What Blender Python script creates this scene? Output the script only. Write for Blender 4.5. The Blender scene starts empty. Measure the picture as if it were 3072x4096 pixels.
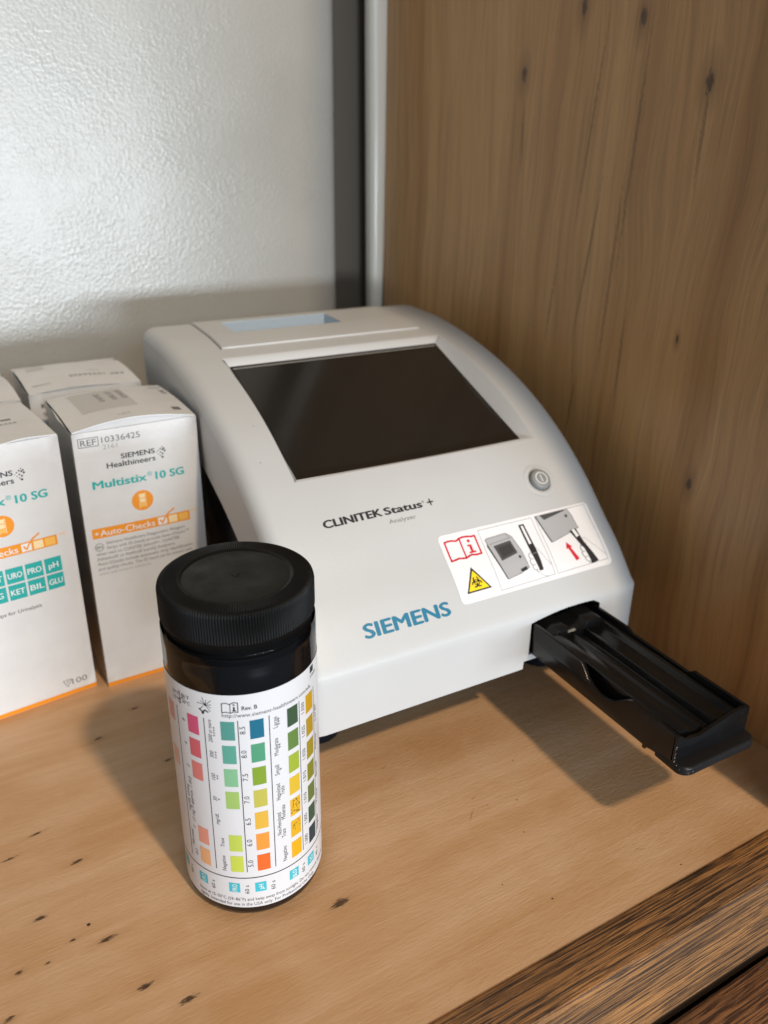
import bpy, bmesh, math, random
from mathutils import Vector, Matrix, noise as mnoise
random.seed(7)
PI = math.pi
S = 0.001                      # everything below is written in millimetres
scn = bpy.context.scene
COL = scn.collection

# ------------------------------------------------------------------ camera
cd = bpy.data.cameras.new("camera")
cam = bpy.data.objects.new("camera", cd)
COL.objects.link(cam)
R = ((0.87754, -0.47932, 0.01292), (-0.18833, -0.36933, -0.91002), (0.44096, 0.79615, -0.41437))
mw = Matrix.Identity(4)
for i in range(3):
    mw[i][0] = R[0][i]
    mw[i][1] = -R[1][i]
    mw[i][2] = -R[2][i]
mw[0][3], mw[1][3], mw[2][3] = -102.347 * S, -241.531 * S, 250.874 * S
cam.matrix_world = mw
cd.sensor_fit = 'VERTICAL'
cd.sensor_height = 36.0
cd.sensor_width = 27.0
cd.lens = 36.0 * 3317.36 / 4096
cd.clip_start = 0.01
cd.clip_end = 50
cd.dof.use_dof = True
cd.dof.focus_distance = 0.295
cd.dof.aperture_fstop = 11.0
scn.camera = cam

# ------------------------------------------------------------------ light
w = bpy.data.worlds.new("World")
scn.world = w
w.use_nodes = True
bg = w.node_tree.nodes['Background']
bg.inputs[0].default_value = (0.86, 0.93, 1.0, 1)
bg.inputs[1].default_value = 0.105


def area(name, loc, target, size, energy, color, shape='RECTANGLE', size_y=None):
    l = bpy.data.lights.new(name, 'AREA')
    l.shape = shape
    l.size = size
    if size_y:
        l.size_y = size_y
    l.energy = energy
    l.color = color
    o = bpy.data.objects.new(name, l)
    o.location = loc
    d = Vector(target) - Vector(loc)
    o.rotation_euler = d.to_track_quat('-Z', 'Y').to_euler()
    COL.objects.link(o)
    return o


area("ceiling_lamp", (0.25, -1.60, 2.00), (0.05, 0.0, 0.05), 0.13, 33, (1.0, 0.78, 0.54), 'DISK')
area("window_light", (0.02, -1.80, 0.74), (0.0, 0.1, 0.10), 1.20, 12, (0.80, 0.91, 1.0), 'RECTANGLE', 0.50)
# added lamp for the dark wall band and bright fronts: a long, shallow source almost level with the shelf
area("added_low_strip_light", (0.20, -1.80, 0.06), (0.0, 0.1, 0.10), 1.10, 28, (0.80, 0.90, 1.0), 'RECTANGLE', 0.17)

scn.render.engine = 'CYCLES'
scn.cycles.use_denoising = True
scn.cycles.max_bounces = 8
vs = scn.view_settings
vs.view_transform = 'Standard'
vs.look = 'None'
vs.exposure = 0.0
vs.gamma = 1.0
vs.use_curve_mapping = False


# ------------------------------------------------------------------ materials
def lin(c):
    def f(v):
        v /= 255.0
        return v / 12.92 if v <= 0.04045 else ((v + 0.055) / 1.055) ** 2.4
    return (f(c[0]), f(c[1]), f(c[2]), 1.0)


MATS = {}


def mat(name, color, rough=0.5, spec=0.5, metallic=0.0, srgb=False, coat=0.0):
    if name in MATS:
        return MATS[name]
    m = bpy.data.materials.new(name)
    m.use_nodes = True
    b = m.node_tree.nodes['Principled BSDF']
    b.inputs['Base Color'].default_value = lin(color) if srgb else (*color, 1.0)
    b.inputs['Roughness'].default_value = rough
    b.inputs['Specular IOR Level'].default_value = spec
    b.inputs['Metallic'].default_value = metallic
    b.inputs['Coat Weight'].default_value = coat
    MATS[name] = m
    return m


class NT:
    """small helper around a node tree; coordinates are handed out in millimetres"""
    def __init__(self, m):
        self.t = m.node_tree
        self.n = self.t.nodes
        self.bsdf = self.n['Principled BSDF']
        tc = self.n.new('ShaderNodeTexCoord')
        self.mm = self.vmath('SCALE', tc.outputs['Object'], scale=1000.0)

    def link(self, a, b):
        self.t.links.new(a, b)

    def vmath(self, op, a, b=None, scale=None):
        v = self.n.new('ShaderNodeVectorMath')
        v.operation = op
        self.put(v.inputs[0], a)
        if b is not None:
            self.put(v.inputs[1], b)
        if scale is not None:
            v.inputs['Scale'].default_value = scale
        return v.outputs['Value'] if op in ('LENGTH', 'DOT_PRODUCT') else v.outputs['Vector']

    def put(self, sock, v):
        if isinstance(v, (int, float, tuple, list)):
            sock.default_value = v
        else:
            self.link(v, sock)

    def math(self, op, a, b=0.0, c=None, clamp=False):
        v = self.n.new('ShaderNodeMath')
        v.operation = op
        v.use_clamp = clamp
        self.put(v.inputs[0], a)
        self.put(v.inputs[1], b)
        if c is not None:
            self.put(v.inputs[2], c)
        return v.outputs[0]

    def mapping(self, vec, scale=(1, 1, 1), loc=(0, 0, 0), rot=(0, 0, 0)):
        v = self.n.new('ShaderNodeMapping')
        self.put(v.inputs[0], vec)
        v.inputs['Location'].default_value = loc
        v.inputs['Rotation'].default_value = rot
        v.inputs['Scale'].default_value = scale
        return v.outputs[0]

    def noise(self, vec, scale=1.0, detail=3.0, rough=0.5, dist=0.0):
        v = self.n.new('ShaderNodeTexNoise')
        self.put(v.inputs['Vector'], vec)
        v.inputs['Scale'].default_value = scale
        v.inputs['Detail'].default_value = detail
        v.inputs['Roughness'].default_value = rough
        v.inputs['Distortion'].default_value = dist
        return v.outputs['Fac']

    def ramp(self, fac, stops, interp='LINEAR'):
        v = self.n.new('ShaderNodeValToRGB')
        v.color_ramp.interpolation = interp
        els = v.color_ramp.elements
        while len(els) < len(stops):
            els.new(0.5)
        for e, (p, c) in zip(els, stops):
            e.position = p
            e.color = c if isinstance(c, tuple) and len(c) == 4 else ((*c, 1) if isinstance(c, tuple) else (c, c, c, 1))
        self.put(v.inputs[0], fac)
        return v.outputs[0]

    def mix(self, fac, a, b, blend='MIX'):
        v = self.n.new('ShaderNodeMix')
        v.data_type = 'RGBA'
        v.blend_type = blend
        self.put(v.inputs[0], fac)
        for s, x in ((v.inputs[6], a), (v.inputs[7], b)):
            if isinstance(x, tuple):
                s.default_value = x if len(x) == 4 else (*x, 1)
            else:
                self.link(x, s)
        return v.outputs[2]

    def bump(self, h, strength=0.3, dist=0.0005, normal=None):
        v = self.n.new('ShaderNodeBump')
        v.inputs['Strength'].default_value = strength
        v.inputs['Distance'].default_value = dist
        self.put(v.inputs['Height'], h)
        if normal is not None:
            self.link(normal, v.inputs['Normal'])
        return v.outputs[0]

    def spots(self, vec, pts):
        """1 inside any of the ellipses (cx, cy, rx, ry, angle), ragged edges"""
        nz = self.noise(self.mapping(vec, (0.35, 1.6, 1)), 1.0, 3, 0.6)
        acc = None
        for (cx, cy, rx, ry, an) in pts:
            q = self.vmath('SUBTRACT', vec, (cx, cy, 0))
            q = self.mapping(q, (1, 1, 0), rot=(0, 0, -an))
            q = self.vmath('MULTIPLY', q, (1 / rx, 1 / ry, 0))
            d = self.vmath('LENGTH', q)
            acc = d if acc is None else self.math('MINIMUM', acc, d)
        d = self.math('ADD', acc, self.math('MULTIPLY', self.math('SUBTRACT', nz, 0.5), 2.2))
        return acc, self.math('SUBTRACT', 1.0, self.math('SMOOTH_MIN', self.math('MULTIPLY', self.math('SUBTRACT', d, 0.45), 2.2, clamp=True), 1.0, 0.05), clamp=True)


def m_shell():
    m = mat('white_grey_moulded_plastic', (0.70, 0.695, 0.675), 0.42, 0.45)
    t = NT(m)
    n = t.noise(t.mm, 1.9, 2, 0.6)
    n2 = t.noise(t.mm, 0.02, 2, 0.5)
    t.link(t.bump(n, 0.34, 0.00022), t.bsdf.inputs['Normal'])
    t.link(t.ramp(n2, [(0.3, (0.54, 0.545, 0.545)), (0.7, (0.565, 0.57, 0.57))]), t.bsdf.inputs['Base Color'])
    t.link(t.ramp(n, [(0.3, 0.36), (0.7, 0.5)]), t.bsdf.inputs['Roughness'])
    return m


def m_black(name, base=(0.007, 0.007, 0.0075), rough=0.2, dust=0.0, bump=0.0, spec=0.2):
    m = mat(name, base, rough, spec)
    t = NT(m)
    n = t.noise(t.mm, 0.08, 3, 0.6)
    t.link(t.ramp(n, [(0.3, rough * 0.75), (0.75, rough * 1.5)]), t.bsdf.inputs['Roughness'])
    if bump:
        t.link(t.bump(t.noise(t.mm, 2.5, 2, 0.6), bump, 0.0002), t.bsdf.inputs['Normal'])
    if dust:
        d = t.noise(t.mm, 1.3, 2, 0.5)
        c = t.ramp(d, [(0.77, (*base,)), (0.79, (0.20, 0.20, 0.19))])
        t.link(c, t.bsdf.inputs['Base Color'])
    return m


def m_shelf():
    m = mat('birch_plywood_face', (0.5, 0.32, 0.17), 0.5, 0.35)
    t = NT(m)
    v = t.mapping(t.mm, (1, 1, 1), rot=(0, 0, -0.025))
    big = t.noise(t.mapping(v, (0.006, 0.030, 0)), 1.0, 3, 0.55, 0.6)
    mid = t.noise(t.mapping(v, (0.011, 0.16, 0)), 1.0, 4, 0.6, 0.5)
    fine = t.noise(t.mapping(v, (0.05, 1.7, 0)), 1.0, 3, 0.6)
    blotch = t.noise(v, 0.035, 3, 0.6, 0.3)
    c = t.ramp(big, [(0.28, (0.55, 0.30, 0.135)), (0.5, (0.66, 0.41, 0.23)), (0.72, (0.73, 0.49, 0.305))])
    c = t.mix(t.ramp(mid, [(0.40, 0.0), (0.70, 0.55)]), c, (0.54, 0.29, 0.12))
    c = t.mix(t.ramp(blotch, [(0.45, 0.0), (0.75, 0.35)]), c, (0.75, 0.53, 0.355))
    c = t.mix(t.ramp(fine, [(0.35, 0.0), (0.75, 0.30)]), c, (0.50, 0.285, 0.125))
    k = [(-90.5, 16.3, 2.6, .9), (-106.8, -2.9, 2.5, .9), (-98.8, -17.4, 1.3, .6), (-88.6, -22.8, 3.6, 1.0), (-116.4, -21.3, 1.6, .7),
         (-107.5, -22.2, 1.0, .45), (-121.5, -36.5, 1.9, .9), (-82.0, -46.2, 2.9, 1.0), (-71.2, -57.3, 3.4, 1.1), (-12.8, -48.8, 4.2, 1.5),
         (-67.4, 83.5, 2.4, .8), (-47.6, 97.4, 2.2, .8), (-44.2, 54.3, 2.0, .8), (-101.6, 38.1, 2.6, .5), (-112.5, 30, 3.2, .5)]
    ell, mask = t.spots(v, [(a, b, r * 1.1, q * 1.15, 0.12) for a, b, r, q in k])
    halo = t.math('MULTIPLY', t.math('SUBTRACT', 1.0, t.math('MULTIPLY', ell, 0.38, clamp=True)), 0.28)
    c = t.mix(halo, c, (0.36, 0.17, 0.06))
    c = t.mix(t.math('MULTIPLY', mask, 0.92), c, (0.045, 0.020, 0.009))
    _, hole = t.spots(v, [(-92.6, -13.8, 0.95, 0.95, 0), (74.5, -39.6, .5, .4, 0), (43, -71, .5, .4, 0), (55, -85, .8, .5, 0), (88, -20, .5, .3, 0), (66, -55, .4, .4, 0), (108, -97, .6, .3, 0)])
    c = t.mix(hole, c, (0.012, 0.007, 0.004))
    _, scr = t.spots(v, [(53, -37.5, 4.2, .22, 0.75), (59.5, -30, 1.6, .2, 0.1), (62, -36, 1.2, .25, 0), (100, -84, 3.0, .15, -.5), (36, 4, 2.2, .2, .4)])
    c = t.mix(t.math('MULTIPLY', scr, 0.7), c, (0.13, 0.06, 0.025))
    # thin scratches and specks
    sp = t.noise(t.mapping(v, (0.25, 0.9, 0)), 1.0, 2, 0.5)
    c = t.mix(t.ramp(sp, [(0.76, 0.0), (0.80, 0.5)]), c, (0.78, 0.58, 0.38))
    sp2 = t.noise(t.mapping(v, (0.16, 0.6, 0), loc=(31, 7, 0)), 1.0, 2, 0.5)
    c = t.mix(t.ramp(sp2, [(0.765, 0.0), (0.80, 0.6)]), c, (0.20, 0.09, 0.035))
    t.link(c, t.bsdf.inputs['Base Color'])
    t.link(t.ramp(mid, [(0.2, 0.42), (0.8, 0.60)]), t.bsdf.inputs['Roughness'])
    nb = t.noise(t.mapping(v, (0.07, 2.2, 0)), 1.0, 2, 0.7)
    b1 = t.bump(nb, 0.28, 0.0004)
    t.link(t.bump(t.math('ADD', sp, t.math('MULTIPLY', mask, -0.6)), 0.25, 0.0006, b1), t.bsdf.inputs['Normal'])
    return m


def m_panel():
    m = mat('knotty_pine_panel', (0.40, 0.25, 0.13), 0.32, 0.5)
    t = NT(m)
    # object coords: y into the depth, z up; grain runs along z
    sx = t.n.new('ShaderNodeSeparateXYZ')
    t.link(t.mm, sx.inputs[0])
    cb = t.n.new('ShaderNodeCombineXYZ')
    t.link(sx.outputs[2], cb.inputs[0])
    t.link(sx.outputs[1], cb.inputs[1])
    v = cb.outputs[0]            # (z, y)
    warp = t.noise(t.mapping(v, (0.006, 0.014, 0)), 1.0, 2, 0.5)
    wv = t.vmath('ADD', v, t.vmath('MULTIPLY', t.vmath('SUBTRACT', warp, (0.5, 0.5, 0.5)), (0, 26, 0)))
    kn = [(305.8, 104.8, 5.5, 2.4, 0), (298.3, 66.9, 5.0, 2.6, 0), (279.7, 145.2, 5.0, 2.4, 0), (271.8, 26.0, 5.5, 2.8, 0), (105, 2, 4.5, 1.8, 0), (168, 22, 2.5, 1.0, 0)]
    band = t.noise(t.mapping(wv, (0.0016, 0.036, 0)), 1.0, 3, 0.55, 0.3)
    grain = t.noise(t.mapping(wv, (0.010, 0.33, 0)), 1.0, 4, 0.62, 0.3)
    fine = t.noise(t.mapping(wv, (0.045, 2.0, 0)), 1.0, 3, 0.6)
    c = t.ramp(band, [(0.28, (0.37, 0.175, 0.055)), (0.46, (0.57, 0.31, 0.12)), (0.60, (0.65, 0.375, 0.155)), (0.78, (0.47, 0.235, 0.082))])
    c = t.mix(t.ramp(grain, [(0.46, 0.0), (0.74, 0.45)]), c, (0.22, 0.112, 0.045))
    c = t.mix(t.ramp(fine, [(0.42, 0.0), (0.80, 0.28)]), c, (0.19, 0.098, 0.042))
    # dark resin streaks below the knots (wood grain, not light)
    _, st = t.spots(v, [(255, 92, 52, 1.3, -0.10), (245, 63, 58, 1.5, -0.03), (195, 85, 45, 1.2, -.12), (190, 68, 55, 1.4, -0.03), (252, 26, 24, 1.4, 0), (250, 143, 22, 1.4, 0.05), (150, 55, 30, 1.0, 0), (170, 109, 26, 1.0, -.1), (118, 86, 22, .9, -.1)])
    c = t.mix(t.math('MULTIPLY', st, 0.45), c, (0.10, 0.043, 0.015))
    ell, mask = t.spots(v, kn)
    c = t.mix(t.math('MULTIPLY', t.math('SUBTRACT', 1.0, t.math('MULTIPLY', ell, 0.36, clamp=True)), 0.6), c, (0.19, 0.088, 0.033))
    c = t.mix(t.math('MULTIPLY', mask, 0.8), c, (0.06, 0.030, 0.014))
    t.link(c, t.bsdf.inputs['Base Color'])
    t.link(t.bump(fine, 0.25, 0.0004), t.bsdf.inputs['Normal'])
    return m


def m_oak(name='dark_grained_oak', a=(0.45, 0.21, 0.07), red=False):
    m = mat(name, a, 0.42, 0.45)
    t = NT(m)
    sx = t.n.new('ShaderNodeSeparateXYZ')
    t.link(t.mm, sx.inputs[0])
    cb = t.n.new('ShaderNodeCombineXYZ')
    t.link(sx.outputs[0], cb.inputs[0])
    t.link(t.math('ADD', sx.outputs[1], t.math('MULTIPLY', sx.outputs[2], 1.0)), cb.inputs[1])
    v = t.mapping(cb.outputs[0], rot=(0, 0, -0.025))
    w1 = t.noise(t.mapping(v, (0.026, 0.95, 0)), 1.0, 4, 0.66, 0.9)
    w2 = t.noise(t.mapping(v, (0.045, 2.2, 0), loc=(9, 3, 0)), 1.0, 3, 0.6, 0.4)
    big = t.noise(t.mapping(v, (0.014, 0.05, 0)), 1.0, 2, 0.5)
    dark = (0.026, 0.014, 0.009) if not red else (0.035, 0.014, 0.007)
    c = t.ramp(big, [(0.3, tuple(x * 0.66 for x in a)), (0.7, tuple(min(1, x * 1.15) for x in a))])
    c = t.mix(t.ramp(w1, [(0.45, 0.0), (0.57, 0.92)]), c, dark)
    c = t.mix(t.ramp(w2, [(0.50, 0.0), (0.64, 0.72)]), c, dark)
    t.link(c, t.bsdf.inputs['Base Color'])
    h = t.math('SUBTRACT', 1.0, t.math('MAXIMUM', w1, w2))
    t.link(t.bump(h, 0.7, 0.0009), t.bsdf.inputs['Normal'])
    t.link(t.ramp(w1, [(0.3, 0.36), (0.7, 0.6)]), t.bsdf.inputs['Roughness'])
    return m


def m_wall():
    m = mat('orange_peel_gloss_paint', (0.42, 0.42, 0.40), 0.26, 0.5, 0.06)
    t = NT(m)
    cell = t.n.new('ShaderNodeTexVoronoi')
    cell.feature = 'SMOOTH_F1'
    t.link(t.vmath('ADD', t.mm, t.vmath('SCALE', t.noise(t.mm, 0.3, 2, 0.5), scale=1.5)), cell.inputs['Vector'])
    cell.inputs['Scale'].default_value = 0.56
    cell.inputs['Smoothness'].default_value = 0.5
    den = t.noise(t.mm, 0.035, 2, 0.5)
    n2 = t.noise(t.mm, 0.85, 2, 0.55)
    h = t.math('ADD', t.math('MULTIPLY', cell.outputs['Distance'], t.ramp(den, [(0.3, 0.4), (0.7, 1.1)])), t.math('MULTIPLY', n2, 0.55))
    t.link(t.bump(h, 0.25, 0.0008), t.bsdf.inputs['Normal'])
    sm = t.noise(t.mm, 0.012, 3, 0.5)
    t.link(t.ramp(sm, [(0.3, (0.40, 0.40, 0.375)), (0.7, (0.46, 0.455, 0.43))]), t.bsdf.inputs['Base Color'])
    t.link(t.ramp(sm, [(0.3, 0.26), (0.7, 0.34)]), t.bsdf.inputs['Roughness'])
    return m


def m_card():
    m = mat('coated_white_carton', (0.80, 0.80, 0.79), 0.38, 0.45)
    t = NT(m)
    n = t.noise(t.mm, 0.07, 3, 0.6)
    t.link(t.ramp(n, [(0.3, (0.69, 0.69, 0.69)), (0.7, (0.74, 0.74, 0.74))]), t.bsdf.inputs['Base Color'])
    t.link(t.bump(t.noise(t.mm, 0.22, 3, 0.6), 0.18, 0.0010), t.bsdf.inputs['Normal'])
    return m


def m_film():
    m = bpy.data.materials.new('clear_label_film')
    m.use_nodes = True
    nt = m.node_tree
    nt.nodes.clear()
    out = nt.nodes.new('ShaderNodeOutputMaterial')
    mx = nt.nodes.new('ShaderNodeMixShader')
    tr = nt.nodes.new('ShaderNodeBsdfTransparent')
    gl = nt.nodes.new('ShaderNodeBsdfGlossy')
    gl.inputs['Roughness'].default_value = 0.06
    tr.inputs['Color'].default_value = (0.93, 0.94, 0.95, 1)
    fr = nt.nodes.new('ShaderNodeFresnel')
    fr.inputs['IOR'].default_value = 1.4
    nt.links.new(fr.outputs[0], mx.inputs[0])
    nt.links.new(tr.outputs[0], mx.inputs[1])
    nt.links.new(gl.outputs[0], mx.inputs[2])
    nt.links.new(mx.outputs[0], out.inputs[0])
    return m


SHELL = m_shell()
BLACK = m_black('glossy_black_plastic', dust=1.0, spec=0.35)
CAPB = m_black('satin_black_cap_plastic', (0.004, 0.004, 0.004), 0.42, bump=0.0)
DISC = m_black('matt_black_cap_disc', (0.018, 0.019, 0.018), 0.55, bump=0.1)
BOTB = m_black('black_bottle_plastic', (0.006, 0.006, 0.007), 0.10, spec=0.5)
BASE = m_black('dark_navy_base_plastic', (0.006, 0.007, 0.011), 0.3)
SHELFM, PANELM, OAK, WALLM, CARD, FILM = m_shelf(), m_panel(), m_oak(), m_wall(), m_card(), m_film()
REDOAK = m_oak('reddish_oak', (0.30, 0.135, 0.052), True)
LABELW = mat('white_label_paper', (0.70, 0.70, 0.72), 0.33, 0.5)
INK = mat('black_ink', (0.018, 0.018, 0.022), 0.45)
GREYINK = mat('grey_ink', (0.16, 0.155, 0.16), 0.5)
PALEINK = mat('pale_grey_ink', (0.42, 0.41, 0.40), 0.5)
TEAL = mat('teal_ink', lin((34, 172, 168))[:3], 0.45)
TAGTEAL = mat('turquoise_ink', lin((60, 184, 200))[:3], 0.4)
BLUEINK = mat('petrol_blue_ink', lin((16, 116, 148))[:3], 0.42)
ORANGE = mat('orange_ink', lin((242, 152, 26))[:3], 0.45)
ORANGE2 = mat('light_orange_ink', lin((248, 190, 92))[:3], 0.45)
CREAM = mat('cream_ink', lin((250, 226, 176))[:3], 0.45)
WHITEINK = mat('white_ink', (0.85, 0.85, 0.85), 0.45)
RED = mat('red_ink', lin((214, 28, 52))[:3], 0.45)
YEL = mat('yellow_ink', lin((252, 220, 30))[:3], 0.45)
STKGREY = mat('print_grey_light', lin((176, 176, 178))[:3], 0.45)
STKDARK = mat('print_grey_dark', lin((74, 74, 76))[:3], 0.45)


# ------------------------------------------------------------------ object helpers
def tag(o, label=None, cat=None, group=None, kind=None):
    for k, v in (('label', label), ('category', cat), ('group', group), ('kind', kind)):
        if v:
            o[k] = v
    return o


def empty(name, loc, rz=0.0):
    o = bpy.data.objects.new(name, None)
    o.location = [v * S for v in loc]
    o.rotation_euler = (0, 0, rz)
    o.empty_display_size = 0.01
    COL.objects.link(o)
    return o


def mesh_obj(name, verts, faces, mats, parent=None, idx=None, off=(0, 0, 0), smooth=None):
    me = bpy.data.meshes.new(name)
    me.from_pydata([((v[0] - off[0]) * S, (v[1] - off[1]) * S, (v[2] - off[2]) * S) for v in verts], [], faces)
    for m in (mats if isinstance(mats, (list, tuple)) else [mats]):
        me.materials.append(m)
    if idx:
        for p, i in zip(me.polygons, idx):
            p.material_index = i
    if smooth is not None:
        me.polygons.foreach_set('use_smooth', [True] * len(me.polygons))
        me.set_sharp_from_angle(angle=math.radians(smooth))
    me.update()
    o = bpy.data.objects.new(name, me)
    COL.objects.link(o)
    if parent is not None:
        o.parent = parent
    return o


def fix_normals(o):
    bm = bmesh.new()
    bm.from_mesh(o.data)
    bmesh.ops.recalc_face_normals(bm, faces=bm.faces)
    bm.to_mesh(o.data)
    bm.free()


def bevel_obj(o, width, segs=2, angle=30):
    bm = bmesh.new()
    bm.from_mesh(o.data)
    es = [e for e in bm.edges if len(e.link_faces) == 2 and e.calc_face_angle(0) > math.radians(angle)]
    bmesh.ops.bevel(bm, geom=es, offset=width * S, segments=segs, profile=0.6, affect='EDGES', clamp_overlap=True)
    bm.to_mesh(o.data)
    bm.free()
    o.data.polygons.foreach_set('use_smooth', [True] * len(o.data.polygons))
    o.data.set_sharp_from_angle(angle=math.radians(50))


def box_vf(x0, x1, y0, y1, z0, z1):
    v = [(x0, y0, z0), (x1, y0, z0), (x1, y1, z0), (x0, y1, z0), (x0, y0, z1), (x1, y0, z1), (x1, y1, z1), (x0, y1, z1)]
    f = [(0, 3, 2, 1), (4, 5, 6, 7), (0, 1, 5, 4), (1, 2, 6, 5), (2, 3, 7, 6), (3, 0, 4, 7)]
    return v, f


class MB:
    """collects shapes into one mesh"""
    def __init__(self):
        self.v, self.f, self.i = [], [], []

    def add(self, v, f, i=0):
        n = len(self.v)
        self.v += list(v)
        self.f += [tuple(a + n for a in q) for q in f]
        self.i += [i] * len(f)
        return self

    def box(self, *a, i=0):
        return self.add(*box_vf(*a), i)

    def prism(self, poly, axis, a, b, i=0):
        """poly in the two remaining axes, extruded along axis from a to b"""
        def mk(p, h):
            return {'x': (h, p[0], p[1]), 'y': (p[0], h, p[1]), 'z': (p[0], p[1], h)}[axis]
        n = len(poly)
        v = [mk(p, a) for p in poly] + [mk(p, b) for p in poly]
        f = [tuple(range(n))[::-1], tuple(range(n, 2 * n))] + [(k, (k + 1) % n, n + (k + 1) % n, n + k) for k in range(n)]
        return self.add(v, f, i)

    def lathe(self, prof, n=96, i=0, rib=None, cx=0, cy=0, a0=0.0):
        """prof: list of (r, z[, ribdepth])"""
        base = len(self.v)
        rows = []
        for p in prof:
            r, z = p[0], p[1]
            d = p[2] if len(p) > 2 else 0
            row = []
            if r < 1e-6:
                self.v.append((cx, cy, z))
                row = [len(self.v) - 1] * n
            else:
                for k in range(n):
                    g = d * rib[k % len(rib)] if d else 0
                    flat = d and z > 123.2
                    rr = r if flat else r - g
                    a = a0 + 2 * PI * k / n
                    self.v.append((cx + rr * math.cos(a), cy + rr * math.sin(a), z - (g if flat else 0)))
                    row.append(len(self.v) - 1)
            rows.append(row)
        for a, b in zip(rows, rows[1:]):
            for k in range(n):
                q = [a[k], a[(k + 1) % n], b[(k + 1) % n], b[k]]
                u = []
                for x in q:
                    if x not in u:
                        u.append(x)
                if len(u) > 2:
                    self.f.append(tuple(u))
                    self.i.append(i)
        return self

    def build(self, name, mats, parent=None, off=(0, 0, 0), smooth=None, bevel=None, segs=2):
        o = mesh_obj(name, self.v, self.f, mats, parent, self.i, off, smooth)
        fix_normals(o)
        if bevel:
            bevel_obj(o, bevel, segs)
        return o


# ------------------------------------------------------------------ lettering and print
_tc = bpy.data.curves.new('lettering_source', 'FONT')
_to = bpy.data.objects.new('lettering_source', _tc)


def glyphs(s, bold=0.0, shear=0.0, res=3):
    _tc.body = s
    _tc.size = 1.0
    _tc.offset = bold
    _tc.shear = shear
    _tc.resolution_u = res
    _tc.fill_mode = 'FRONT'
    me = _to.to_mesh()
    v = [(a.co.x, a.co.y) for a in me.vertices]
    f = [tuple(p.vertices) for p in me.polygons]
    _to.to_mesh_clear()
    return v, f


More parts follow.
